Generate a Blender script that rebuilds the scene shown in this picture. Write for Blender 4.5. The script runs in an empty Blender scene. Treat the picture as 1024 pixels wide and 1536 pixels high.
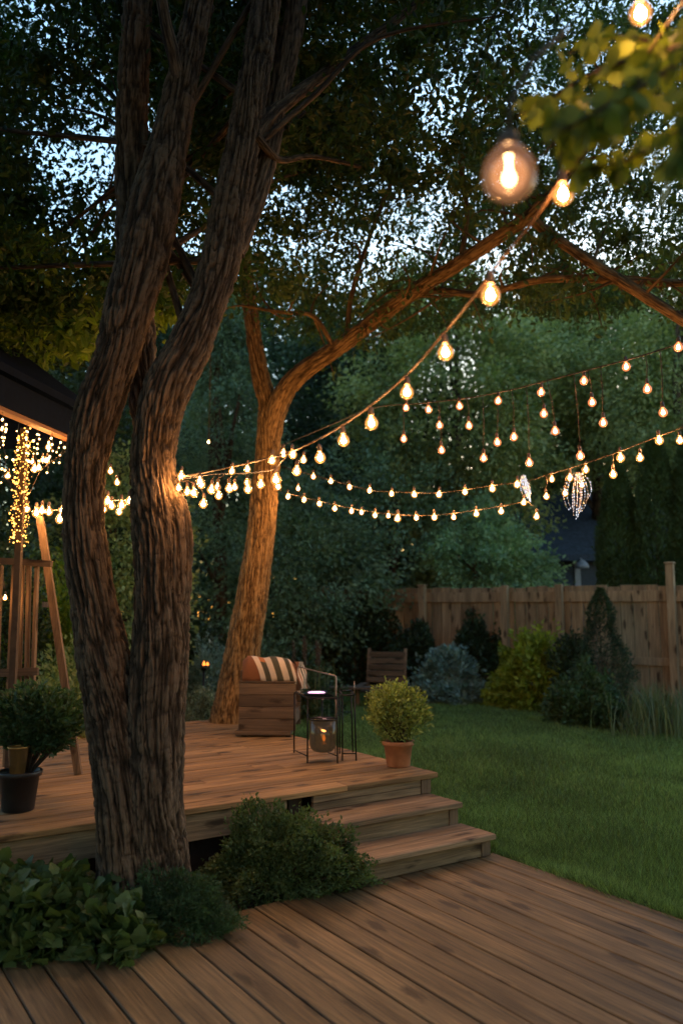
import bpy, math, random
import numpy as np
from mathutils import Vector, Matrix

random.seed(7)
RNG = np.random.default_rng(7)
C = bpy.context.scene.collection
F_PX, CX, CY, HZ = 1225.0, 512.0, 768.0, 910.0
TH = math.atan((HZ - CY) / F_PX)
CAM = Vector((0, 0, 1.5))
UA = Vector((.8321, .5547, 0)); UB = Vector((-.5547, .8321, 0)); ROT = math.atan2(.5547, .8321)
DZ = .39                                                    # height of the raised deck

# ---------------------------------------------------------------- placing helpers
def ray(px, py):
    rx, ru = (px - CX) / F_PX, (CY - py) / F_PX
    return Vector((rx, math.cos(TH) - ru * math.sin(TH), math.sin(TH) + ru * math.cos(TH)))
def at(px, py, Y):
    r = ray(px, py); return CAM + r * (Y / r.y)
def on(px, py, z=0.0):
    r = ray(px, py); return CAM + r * ((z - CAM.z) / r.z)
def proj(P):
    P = np.asarray(P, float).reshape(-1, 3) - np.array(CAM)
    d = P[:, 1] * math.cos(TH) + P[:, 2] * math.sin(TH)
    up = P[:, 2] * math.cos(TH) - P[:, 1] * math.sin(TH)
    d = np.where(d < .05, .05, d)
    return CX + F_PX * P[:, 0] / d, CY - F_PX * up / d, P[:, 1]
def uvw(u, v, z=0.0):
    return UA * u + UB * v + Vector((0, 0, z))

# ---------------------------------------------------------------- noise
def _hash(ix, iy, iz, seed):
    h = (ix * 374761393 + iy * 668265263 + iz * 2147483647 + seed * 974634777) & 0xffffffff
    h = ((h ^ (h >> 13)) * 1274126177) & 0xffffffff
    return ((h ^ (h >> 16)) & 0xffff) / 65535.0
def vnoise(P, seed=0):
    P = np.asarray(P, float); I = np.floor(P).astype(np.int64); f = P - I; f = f * f * (3 - 2 * f)
    out = 0
    for dx in (0, 1):
        for dy in (0, 1):
            for dz in (0, 1):
                w = (f[..., 0] if dx else 1 - f[..., 0]) * (f[..., 1] if dy else 1 - f[..., 1]) * (f[..., 2] if dz else 1 - f[..., 2])
                out = out + w * _hash(I[..., 0] + dx, I[..., 1] + dy, I[..., 2] + dz, seed)
    return out
def fbm(P, seed=0, octs=3):
    P = np.asarray(P, float); s = 0; a = .5
    for k in range(octs): s = s + a * vnoise(P * 2 ** k, seed + k); a *= .5
    return s

# ---------------------------------------------------------------- objects
def tag(o, label=None, cat=None, group=None, kind=None):
    if label: o['label'] = label
    if cat: o['category'] = cat
    if group: o['group'] = group
    if kind: o['kind'] = kind
    return o
def empty(name, loc, label=None, cat=None, group=None, rz=0.0):
    o = bpy.data.objects.new(name, None); C.objects.link(o); o.location = loc; o.rotation_euler = (0, 0, rz)
    o.empty_display_size = .1
    return tag(o, label, cat, group)
def link(name, me, mat, parent=None, world=False):
    o = bpy.data.objects.new(name, me); C.objects.link(o)
    if mat and not me.materials: me.materials.append(mat)
    if parent is not None:
        o.parent = parent
        if world:                                            # mesh given in world coordinates
            o.matrix_parent_inverse = (Matrix.Translation(parent.location) @ Matrix.Rotation(parent.rotation_euler.z, 4, 'Z')).inverted()
    return o
def np_mesh(name, V, faces, smooth=False):
    """V (n,3); faces list of int arrays (m,k)"""
    me = bpy.data.meshes.new(name)
    V = np.asarray(V, np.float32); me.vertices.add(len(V)); me.vertices.foreach_set('co', V.ravel())
    if not isinstance(faces, (list, tuple)): faces = [faces]
    loops = np.concatenate([np.asarray(f).ravel() for f in faces]).astype(np.int32)
    tot = np.concatenate([np.full(len(f), np.asarray(f).shape[1]) for f in faces]).astype(np.int32)
    start = np.concatenate([[0], np.cumsum(tot)[:-1]]).astype(np.int32)
    me.loops.add(len(loops)); me.loops.foreach_set('vertex_index', loops)
    me.polygons.add(len(tot)); me.polygons.foreach_set('loop_start', start)
    me.update(calc_edges=True)
    me.polygons.foreach_set('use_smooth', np.full(len(tot), bool(smooth)))
    return me

class MB:
    """collects shapes, builds ONE mesh"""
    def __init__(s): s.v = []; s.f = []; s.sm = []
    def add(s, vs, fs, sm=False):
        b = len(s.v); s.v += [tuple(v) for v in vs]
        s.f += [tuple(i + b for i in f) for f in fs]; s.sm += [sm] * len(fs)
    def box(s, x0, x1, y0, y1, z0, z1, M=None, bev=.003):
        b = min(bev, (x1 - x0) * .3, (y1 - y0) * .3, (z1 - z0) * .3)
        vs = []
        for z, i in ((z0, b), (z0 + b, 0), (z1 - b, 0), (z1, b)):
            vs += [(x0 + i, y0 + i, z), (x1 - i, y0 + i, z), (x1 - i, y1 - i, z), (x0 + i, y1 - i, z)]
        fs = [(3, 2, 1, 0), (12, 13, 14, 15)]
        for k in range(3):
            for j in range(4): fs.append((k * 4 + j, k * 4 + (j + 1) % 4, k * 4 + 4 + (j + 1) % 4, k * 4 + 4 + j))
        if M is not None: vs = [M @ Vector(v) for v in vs]
        s.add(vs, fs)
    def beam(s, p, q, w, h, roll=0.0, bev=.003):
        p, q = Vector(p), Vector(q); d = q - p; L = d.length; z = d.normalized()
        ref = Vector((0, 0, 1)) if abs(z.z) < .95 else Vector((0, 1, 0))
        x = ref.cross(z).normalized(); y = z.cross(x)
        M = Matrix.Translation(p) @ Matrix((x, y, z)).transposed().to_4x4() @ Matrix.Rotation(roll, 4, 'Z')
        s.box(-w / 2, w / 2, -h / 2, h / 2, 0, L, M, bev)
    def tube(s, pts, r, n=8, caps=True):
        pts = [Vector(p) for p in pts]; m = len(pts); rs = r if isinstance(r, (list, tuple)) else [r] * m
        t0 = (pts[1] - pts[0]).normalized(); ref = Vector((0, 0, 1)) if abs(t0.z) < .9 else Vector((1, 0, 0))
        x = ref.cross(t0).normalized(); vs = []
        for i, p in enumerate(pts):
            t = (pts[min(i + 1, m - 1)] - pts[max(i - 1, 0)]).normalized()
            x = (x - t * x.dot(t)).normalized(); y = t.cross(x)
            for k in range(n):
                a = 2 * math.pi * k / n; vs.append(p + (x * math.cos(a) + y * math.sin(a)) * rs[i])
        fs = [(i * n + k, i * n + (k + 1) % n, (i + 1) * n + (k + 1) % n, (i + 1) * n + k) for i in range(m - 1) for k in range(n)]
        if caps: fs += [tuple(range(n))[::-1], tuple((m - 1) * n + k for k in range(n))]
        s.add(vs, fs, True)
    def lathe(s, prof, n=24, o=(0, 0, 0), M=None):
        """profile [(r,z)...]; first/last r 0 closes"""
        vs = []; fs = []; ids = []
        for r, z in prof:
            if r < 1e-6: ids.append([len(vs)]); vs.append(Vector((0, 0, z)))
            else:
                ids.append(list(range(len(vs), len(vs) + n)))
                vs += [Vector((r * math.cos(2 * math.pi * k / n), r * math.sin(2 * math.pi * k / n), z)) for k in range(n)]
        for a, b in zip(ids[:-1], ids[1:]):
            for k in range(n):
                k2 = (k + 1) % n
                if len(a) == 1 and len(b) == 1: continue
                if len(a) == 1: fs.append((a[0], b[k2], b[k]))
                elif len(b) == 1: fs.append((a[k], a[k2], b[0]))
                else: fs.append((a[k], a[k2], b[k2], b[k]))
        o = Vector(o); vs = [(M @ v if M is not None else v) + o for v in vs]
        s.add(vs, fs, True)
    def mesh(s, name):
        me = bpy.data.meshes.new(name); me.from_pydata(s.v, [], s.f); me.update()
        me.polygons.foreach_set('use_smooth', s.sm); return me
    def build(s, name, mat, parent=None, world=False): return link(name, s.mesh(name), mat, parent, world)

# ---------------------------------------------------------------- materials
def newmat(name):
    m = bpy.data.materials.new(name); m.use_nodes = True; nt = m.node_tree
    return m, nt, nt.nodes['Principled BSDF'], nt.nodes['Material Output']
def N(nt, typ, **kw):
    n = nt.nodes.new(typ)
    for k, v in kw.items():
        if k.startswith('i_'):
            key = k[2:].replace('_', ' ')
            n.inputs[key].default_value = v
        else: setattr(n, k, v)
    return n
def ramp(nt, fac, stops, interp='LINEAR'):
    r = nt.nodes.new('ShaderNodeValToRGB'); r.color_ramp.interpolation = interp; e = r.color_ramp.elements
    while len(e) < len(stops): e.new(.5)
    for i, (p, c) in enumerate(stops): e[i].position = p; e[i].color = (*c, 1)
    nt.links.new(fac, r.inputs[0]); return r.outputs[0]
def mathn(nt, op, a, b=None, c=None):
    n = nt.nodes.new('ShaderNodeMath'); n.operation = op
    for i, x in enumerate((a, b, c)):
        if x is None: continue
        if isinstance(x, (int, float)): n.inputs[i].default_value = x
        else: nt.links.new(x, n.inputs[i])
    return n.outputs[0]
def mixc(nt, fac, a, b, mode='MIX'):
    n = nt.nodes.new('ShaderNodeMix'); n.data_type = 'RGBA'; n.blend_type = mode
    for i, x in ((0, fac), (6, a), (7, b)):
        if isinstance(x, (int, float)): n.inputs[i].default_value = x
        elif isinstance(x, tuple): n.inputs[i].default_value = (*x, 1)
        else: nt.links.new(x, n.inputs[i])
    return n.outputs[2]
def plain(name, col, rough=.6, metal=0.0, noise=.25, scale=20, bump=.1):
    m, nt, b, out = newmat(name)
    tc = N(nt, 'ShaderNodeTexCoord'); no = N(nt, 'ShaderNodeTexNoise', i_Scale=scale, i_Detail=5.0)
    nt.links.new(tc.outputs['Object'], no.inputs['Vector'])
    lo = tuple(c * (1 - noise) for c in col); hi = tuple(min(1, c * (1 + noise)) for c in col)
    nt.links.new(ramp(nt, no.outputs[0], [(.3, lo), (.7, hi)]), b.inputs['Base Color'])
    b.inputs['Roughness'].default_value = rough; b.inputs['Metallic'].default_value = metal
    if bump:
        bp = N(nt, 'ShaderNodeBump', i_Strength=bump, i_Distance=.01); nt.links.new(no.outputs[0], bp.inputs['Height']); nt.links.new(bp.outputs[0], b.inputs['Normal'])
    return m
def wood(name, c1, c2, axis='X', rough=.62, scale=1.0, knots=True, vary=.45, dirt=.5, spec=.3):
    """timber with grain along a local axis, each board its own tone"""
    m, nt, b, out = newmat(name); L = nt.links
    tc = N(nt, 'ShaderNodeTexCoord'); geo = N(nt, 'ShaderNodeNewGeometry')
    off = N(nt, 'ShaderNodeVectorMath', operation='SCALE'); off.inputs[0].default_value = (13, 7, 5); L.new(geo.outputs['Random Per Island'], off.inputs['Scale'])
    ad = N(nt, 'ShaderNodeVectorMath', operation='ADD'); L.new(tc.outputs['Object'], ad.inputs[0]); L.new(off.outputs[0], ad.inputs[1])
    k = {'X': (1.6, 42, 42), 'Y': (42, 1.6, 42), 'Z': (42, 42, 1.6)}[axis]
    mp = N(nt, 'ShaderNodeMapping'); mp.inputs['Scale'].default_value = tuple(x * scale for x in k); L.new(ad.outputs[0], mp.inputs[0])
    g = N(nt, 'ShaderNodeTexNoise', i_Scale=1.6, i_Detail=8.0, i_Roughness=.65, i_Distortion=.6); L.new(mp.outputs[0], g.inputs['Vector'])
    mp2 = N(nt, 'ShaderNodeMapping'); k2 = {'X': (.6, 5, 5), 'Y': (5, .6, 5), 'Z': (5, 5, .6)}[axis]; mp2.inputs['Scale'].default_value = k2; L.new(ad.outputs[0], mp2.inputs[0])
    big = N(nt, 'ShaderNodeTexNoise', i_Scale=2.0, i_Detail=4.0); L.new(mp2.outputs[0], big.inputs['Vector'])
    mid = tuple((a + c) / 2 for a, c in zip(c1, c2))
    col = ramp(nt, g.outputs[0], [(.3, c1), (.5, mid), (.68, c2)])
    br = mathn(nt, 'MULTIPLY_ADD', geo.outputs['Random Per Island'], vary, 1 - vary / 2)
    col = mixc(nt, 1.0, col, N_gray(nt, br), 'MULTIPLY')
    st = ramp(nt, big.outputs[0], [(.36, (1 - dirt,) * 3), (.58, (1, 1, 1))])
    col = mixc(nt, .8, col, st, 'MULTIPLY')
    if knots:
        vo = N(nt, 'ShaderNodeTexVoronoi', i_Scale=1.0)
        mp3 = N(nt, 'ShaderNodeMapping'); k3 = {'X': (2.6, 8, 8), 'Y': (8, 2.6, 8), 'Z': (8, 8, 2.6)}[axis]; mp3.inputs['Scale'].default_value = k3
        L.new(ad.outputs[0], mp3.inputs[0]); 
        dn = N(nt, 'ShaderNodeTexNoise', i_Scale=4.0); L.new(mp3.outputs[0], dn.inputs['Vector'])
        wv = N(nt, 'ShaderNodeVectorMath', operation='MULTIPLY_ADD'); L.new(dn.outputs['Color'], wv.inputs[0]); wv.inputs[1].default_value = (.35,) * 3; L.new(mp3.outputs[0], wv.inputs[2])
        L.new(wv.outputs[0], vo.inputs['Vector'])
        kn = ramp(nt, vo.outputs['Distance'], [(.13, (.10, .07, .05)), (.27, (1, 1, 1))])
        col = mixc(nt, .85, col, kn, 'MULTIPLY')
    L.new(col, b.inputs['Base Color'])
    ro = mathn(nt, 'MULTIPLY_ADD', g.outputs[0], .3, rough - .15); L.new(ro, b.inputs['Roughness'])
    b.inputs['Specular IOR Level'].default_value = spec
    bp = N(nt, 'ShaderNodeBump', i_Strength=.5, i_Distance=.004); L.new(g.outputs[0], bp.inputs['Height']); L.new(bp.outputs[0], b.inputs['Normal'])
    return m
def N_gray(nt, v):
    c = nt.nodes.new('ShaderNodeCombineColor')
    for i in range(3): nt.links.new(v, c.inputs[i])
    return c.outputs[0]
def leafmat(name, c1, c2, trans=.35, rough=.5, clump=1.2):
    m, nt, b, out = newmat(name); L = nt.links
    geo = N(nt, 'ShaderNodeNewGeometry'); tc = N(nt, 'ShaderNodeTexCoord')
    no = N(nt, 'ShaderNodeTexNoise', i_Scale=clump, i_Detail=2.0); L.new(tc.outputs['Object'], no.inputs['Vector'])
    f = mathn(nt, 'ADD', mathn(nt, 'MULTIPLY', geo.outputs['Random Per Island'], .6), mathn(nt, 'MULTIPLY_ADD', no.outputs[0], *((1.4, -.5) if 'grass' not in name else (.55, .05))))
    mid = tuple((a + c) / 2 for a, c in zip(c1, c2))
    col = ramp(nt, f, [(.1, c1), (.5, mid), (.95, c2)] if 'grass' not in name else [(.15, c1), (.62, tuple(c * .62 for c in mid)), (.98, c2)])
    L.new(col, b.inputs['Base Color']); b.inputs['Roughness'].default_value = rough; b.inputs['Specular IOR Level'].default_value = .35
    tr = N(nt, 'ShaderNodeBsdfTranslucent'); tcl = mixc(nt, 1.0, col, (1.25, 1.35, .55), 'MULTIPLY'); L.new(tcl, tr.inputs[0])
    mx = N(nt, 'ShaderNodeMixShader'); mx.inputs[0].default_value = trans
    L.new(b.outputs[0], mx.inputs[1]); L.new(tr.outputs[0], mx.inputs[2]); L.new(mx.outputs[0], out.inputs[0])
    return m
def barkmat(name, c1, c2, c3, s=1.0):
    m, nt, b, out = newmat(name); L = nt.links
    at_ = N(nt, 'ShaderNodeAttribute', attribute_name='bark')
    mp = N(nt, 'ShaderNodeMapping'); mp.inputs['Scale'].default_value = (46 * s, 46 * s, 9 * s); L.new(at_.outputs['Vector'], mp.inputs[0])
    dn = N(nt, 'ShaderNodeTexNoise', i_Scale=.9, i_Detail=3.0); L.new(mp.outputs[0], dn.inputs['Vector'])
    wv = N(nt, 'ShaderNodeVectorMath', operation='MULTIPLY_ADD'); L.new(dn.outputs['Color'], wv.inputs[0]); wv.inputs[1].default_value = (1.6,) * 3; L.new(mp.outputs[0], wv.inputs[2])
    vo = N(nt, 'ShaderNodeTexVoronoi', feature='DISTANCE_TO_EDGE', i_Scale=.75); L.new(wv.outputs[0], vo.inputs['Vector'])
    no = N(nt, 'ShaderNodeTexNoise', i_Scale=2.5, i_Detail=8.0, i_Roughness=.7); L.new(mp.outputs[0], no.inputs['Vector'])
    bl = N(nt, 'ShaderNodeTexNoise', i_Scale=.12, i_Detail=3.0); L.new(mp.outputs[0], bl.inputs['Vector'])
    h = mathn(nt, 'ADD', mathn(nt, 'MULTIPLY', mathn(nt, 'MINIMUM', vo.outputs['Distance'], .35), 2.2), mathn(nt, 'MULTIPLY', no.outputs[0], .7))
    rd = N(nt, 'ShaderNodeAttribute', attribute_name='ridge')
    h2 = mathn(nt, 'ADD', mathn(nt, 'MULTIPLY', h, .42), mathn(nt, 'MULTIPLY', rd.outputs['Fac'], .85))
    col = ramp(nt, h2, [(.25, c1), (.62, c2), (1.0, c3)])
    col = mixc(nt, .6, col, ramp(nt, bl.outputs[0], [(.35, (.6, .62, .6)), (.65, (1.1, 1.05, 1.0))]), 'MULTIPLY')
    L.new(col, b.inputs['Base Color']); b.inputs['Roughness'].default_value = .85; b.inputs['Specular IOR Level'].default_value = .2
    bp = N(nt, 'ShaderNodeBump', i_Strength=.9, i_Distance=.012); L.new(h, bp.inputs['Height']); L.new(bp.outputs[0], b.inputs['Normal'])
    return m
def emis(name, col, strength):
    m, nt, b, out = newmat(name); nt.nodes.remove(b)
    e = N(nt, 'ShaderNodeEmission'); e.inputs[0].default_value = (*col, 1); e.inputs[1].default_value = strength
    nt.links.new(e.outputs[0], out.inputs[0]); return m
def glowglass(name, tint, glow, gcol, mixf=.35, rough=.05):
    """lit lamp glass: mostly clear, tinted, faintly glowing, with a surface sheen"""
    m, nt, b, out = newmat(name); nt.nodes.remove(b); L = nt.links
    t = N(nt, 'ShaderNodeBsdfTransparent'); t.inputs[0].default_value = (*tint, 1)
    e = N(nt, 'ShaderNodeEmission'); e.inputs[0].default_value = (*gcol, 1); e.inputs[1].default_value = glow
    g = N(nt, 'ShaderNodeBsdfGlossy'); g.inputs['Roughness'].default_value = rough
    m1 = N(nt, 'ShaderNodeMixShader'); m1.inputs[0].default_value = mixf; L.new(t.outputs[0], m1.inputs[1]); L.new(e.outputs[0], m1.inputs[2])
    fr = N(nt, 'ShaderNodeFresnel'); fr.inputs[0].default_value = 1.45
    m2 = N(nt, 'ShaderNodeMixShader'); L.new(fr.outputs[0], m2.inputs[0]); L.new(m1.outputs[0], m2.inputs[1]); L.new(g.outputs[0], m2.inputs[2])
    L.new(m2.outputs[0], out.inputs[0]); return m

M = {}
M['deck'] = wood('deck_wood', (.15, .078, .032), (.48, .285, .125), 'X', rough=.6, vary=.35, dirt=.5)
M['deck_low'] = wood('deck_wood_worn', (.048, .029, .013), (.29, .185, .086), 'Y', rough=.55, vary=.4, dirt=.65, spec=.4)
M['step'] = wood('step_wood', (.12, .08, .045), (.37, .245, .145), 'X', rough=.7, vary=.35, dirt=.5)
M['fence'] = wood('fence_wood', (.17, .108, .064), (.42, .285, .17), 'Z', rough=.8, vary=.5, dirt=.45)
M['oldwood'] = wood('weathered_wood', (.11, .07, .045), (.26, .165, .10), 'Z', rough=.75, vary=.4)
M['oldwoodx'] = wood('weathered_plank', (.07, .045, .032), (.17, .11, .07), 'X', rough=.75, vary=.4, dirt=.45)
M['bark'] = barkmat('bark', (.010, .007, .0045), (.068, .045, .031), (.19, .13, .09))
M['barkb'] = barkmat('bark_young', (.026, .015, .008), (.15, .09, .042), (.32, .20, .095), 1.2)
M['twig'] = plain('twig_bark', (.07, .045, .03), .9)
M['soil'] = plain('soil', (.035, .022, .015), .95, scale=9, noise=.5, bump=.6)
M['mulch'] = plain('bark_mulch', (.085, .038, .022), .95, scale=22, noise=.6, bump=.8)
M['ground'] = plain('turf_soil', (.03, .04, .018), .95, scale=5, noise=.4)
M['lawn'] = plain('lawn_turf', (.026, .048, .014), .9, scale=14, noise=.5, bump=.5)
M['navy'] = plain('navy_shingle', (.045, .065, .11), .9, scale=12, noise=.35, bump=.3)
M['roofdark'] = plain('charcoal_roof', (.0028, .006, .016), .9)
M['roofdark'].node_tree.nodes['Principled BSDF'].inputs['Specular IOR Level'].default_value = .05
M['navywall'] = plain('navy_siding', (.035, .048, .075), .7)
M['white'] = plain('white_trim', (.30, .33, .42), .6)
M['copper'] = wood('cedar_trim', (.17, .07, .03), (.32, .14, .06), 'Y', knots=False)
M['black'] = plain('black_metal', (.018, .017, .018), .42, .8, noise=.2)
M['blackpot'] = plain('black_plastic', (.012, .013, .016), .45, noise=.2)
M['terra'] = plain('terracotta', (.42, .165, .075), .8, scale=14, noise=.22, bump=.2)
M['rod'] = plain('pale_rod', (.28, .22, .19), .4, .6)
M['cable'] = plain('cable', (.06, .032, .018), .6)
M['cabledark'] = plain('cable_dark', (.03, .022, .018), .6)
M['socket'] = plain('socket', (.10, .06, .04), .45)
M['brass'] = plain('brass', (.45, .28, .10), .35, .8)
M['core'] = emis('filament_glow', (1.0, .58, .24), 180)
M['corebig'] = emis('filament_hot', (1.0, .58, .25), 5)
M['corered'] = emis('filament_rosy', (1.0, .44, .20), 32)
M['fairy'] = emis('fairy_glow', (1.0, .50, .15), 3.2)
M['fairygold'] = emis('fairy_gold_glow', (1.0, .38, .06), 1.5)
M['flame'] = emis('flame_glow', (1.0, .30, .06), 2.2)
M['reflectpink'] = emis('reflection_glow', (1.0, .52, .80), .42)  # pinkish reflection on the table glass, put in as emission
M['shell'] = glowglass('bulb_glass', (1, .80, .6), .58, (1.0, .36, .07), .40)
M['shellred'] = glowglass('rosy_bulb_glass', (1, .72, .6), .55, (1.0, .24, .08), .42)
M['shellbig'] = glowglass('clear_globe_glass', (1, .95, .90), .45, (1.0, .42, .18), .10, .04)
M['smoke'] = glowglass('smoked_glass', (.30, .24, .12), .02, (1, .6, .3), .30, .12)
M['clear'] = glowglass('clear_glass', (.82, .84, .85), .02, (1, .8, .6), .04, .04)
M['amberglass'] = glowglass('amber_glass', (.62, .52, .30), .03, (1, .6, .2), .10, .06)
M['crystal'] = emis('crystal_led', (.80, .86, 1.0), .28)
M['crystaldim'] = plain('crystal_bead', (.75, .8, .9), .1)
# foliage
M['l_canopy'] = leafmat('canopy_leaf', (0.011, 0.028, 0.009), (0.048, 0.095, 0.024), .4)
M['l_canopy2'] = leafmat('canopy_leaf_fine', (0.031, 0.058, 0.022), (0.119, 0.169, 0.050), .42)
M['l_warmlit'] = leafmat('leaf_yellow_green_lit', (0.060, 0.111, 0.012), (0.200, 0.286, 0.035), .45)  # yellow green leaf with warm lamplight put into its colour
M['l_near'] = leafmat('leaf_broad', (0.067, 0.114, 0.017), (0.255, 0.306, 0.052), .4, clump=5)
M['l_blue'] = leafmat('leaf_blue_green', (0.064, 0.115, 0.078), (0.237, 0.345, 0.216), .3)
M['l_pale'] = leafmat('leaf_pale_green', (0.109, 0.196, 0.122), (0.346, 0.510, 0.300), .35)
M['l_mid'] = leafmat('leaf_mid_green', (0.125, 0.187, 0.083), (0.439, 0.463, 0.198), .35)
M['l_dark'] = leafmat('leaf_dark_green', (0.016, 0.030, 0.017), (0.058, 0.100, 0.050), .3)
M['l_thuja'] = leafmat('leaf_thuja', (0.029, 0.058, 0.019), (0.096, 0.144, 0.048), .3)
M['l_box'] = leafmat('leaf_boxwood', (0.036, 0.066, 0.024), (0.144, 0.204, 0.086), .35, clump=6)
M['l_juniper'] = leafmat('leaf_juniper', (.025, .055, .028), (.075, .135, .06), .3, clump=5)
M['l_hosta'] = leafmat('leaf_lobed', (0.039, 0.074, 0.022), (0.124, 0.171, 0.056), .3, clump=4)
M['l_pot'] = leafmat('leaf_pot_shrub', (0.091, 0.130, 0.036), (0.390, 0.442, 0.144), .35, clump=9)
M['l_silver'] = leafmat('leaf_silver_blue', (.07, .13, .125), (.24, .36, .35), .25, clump=4)
M['l_silvergreen'] = leafmat('leaf_silver_green', (.09, .125, .10), (.30, .37, .28), .25, clump=5)
M['l_lime'] = leafmat('leaf_lime', (.10, .14, .015), (.34, .38, .055), .4, clump=3)
M['grass'] = leafmat('grass_blade', (.016, .040, .013), (.30, .48, .17), .35, .5, clump=.9)
M['reed'] = leafmat('reed_blade', (.05, .08, .04), (.16, .20, .10), .3)

# ---------------------------------------------------------------- foliage geometry
T_LEAF4 = (np.array([(0, 0, 0), (.45, .27, .07), (1, 0, -.04), (.45, -.27, .07)], float), [np.array([(0, 1, 2, 3)])])
T_LEAF6 = (np.array([(0, 0, 0), (.22, .2, .05), (.62, .25, .05), (1, 0, -.1), (.62, -.25, .05), (.22, -.2, .05)], float), [np.array([(0, 1, 2, 3), (0, 3, 4, 5)])])
T_NEEDLE = (np.array([(0, -.05, 0), (0, .05, 0), (1, 0, -.08)], float), [np.array([(0, 1, 2)])])
T_SPRAY = (np.array([(0, 0, 0), (.5, .2, .03), (.42, .06, 0), (1, 0, -.08), (.42, -.06, 0), (.5, -.2, .03)], float), [np.array([(0, 1, 2), (0, 4, 5)]), np.array([(0, 2, 3, 4)])])
def _lobed():
    pts = [(0, 0), (-.06, .2), (.08, .36), (.22, .36), (.3, .5), (.48, .5), (.56, .37), (.74, .34), (.82, .2), (.98, .1), (1, 0), (.98, -.1), (.82, -.2), (.74, -.34), (.56, -.37), (.48, -.5), (.3, -.5), (.22, -.36), (.08, -.36), (-.06, -.2)]
    v = [(x, y, -.18 * (x * x) + .12 * abs(y)) for x, y in pts] + [(.42, 0, .0)]
    c = len(v) - 1; n = len(pts)
    return np.array(v, float), [np.array([(c, i, (i + 1) % n) for i in range(n)])]
T_LOBED = _lobed()
def _broad():
    xs = [0, .18, .42, .68, .88, 1]; ws = [0, .24, .34, .27, .12, 0]; v = []
    for x, w in zip(xs, ws): v += [(x, w, .1 * w - .12 * x * x), (x, 0, -.12 * x * x), (x, -w, .1 * w - .12 * x * x)]
    f = []
    for i in range(len(xs) - 1):
        a = i * 3; f += [(a, a + 3, a + 4, a + 1), (a + 1, a + 4, a + 5, a + 2)]
    return np.array(v, float), [np.array(f)]
T_BROAD = _broad()
def norm(a): return a / np.maximum(np.linalg.norm(a, axis=1, keepdims=True), 1e-9)
def leaves_mesh(name, P, tip, nrm, S, tmpl):
    tv, tf = tmpl; n = len(P); k = len(tv)
    tip = norm(tip); side = norm(np.cross(nrm, tip)); up = np.cross(tip, side)
    S = np.asarray(S).reshape(-1, 1, 1)
    V = P[:, None, :] + S * (tv[None, :, 0:1] * tip[:, None, :] + tv[None, :, 1:2] * side[:, None, :] + tv[None, :, 2:3] * up[:, None, :])
    base = (np.arange(n) * k)[:, None, None]
    faces = [(base + f[None]).reshape(-1, f.shape[1]) for f in tf]
    return np_mesh(name, V.reshape(-1, 3), faces)
def rand_dirs(rng, n):
    return norm(rng.normal(size=(n, 3)))
def foliage(name, P, size, mat, parent=None, tmpl=T_LEAF4, rng=RNG, out=None, droop=-.25, upn=.7, world=False, vary=.35):
    n = len(P); tip = rand_dirs(rng, n)
    if out is not None: tip = tip * .75 + out * .8
    tip[:, 2] += droop
    nrm = rand_dirs(rng, n); nrm[:, 2] += upn
    S = size * (1 + rng.uniform(-vary, vary, n))
    return link(name, leaves_mesh(name, P, tip, nrm, S, tmpl), mat, parent, world)

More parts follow.
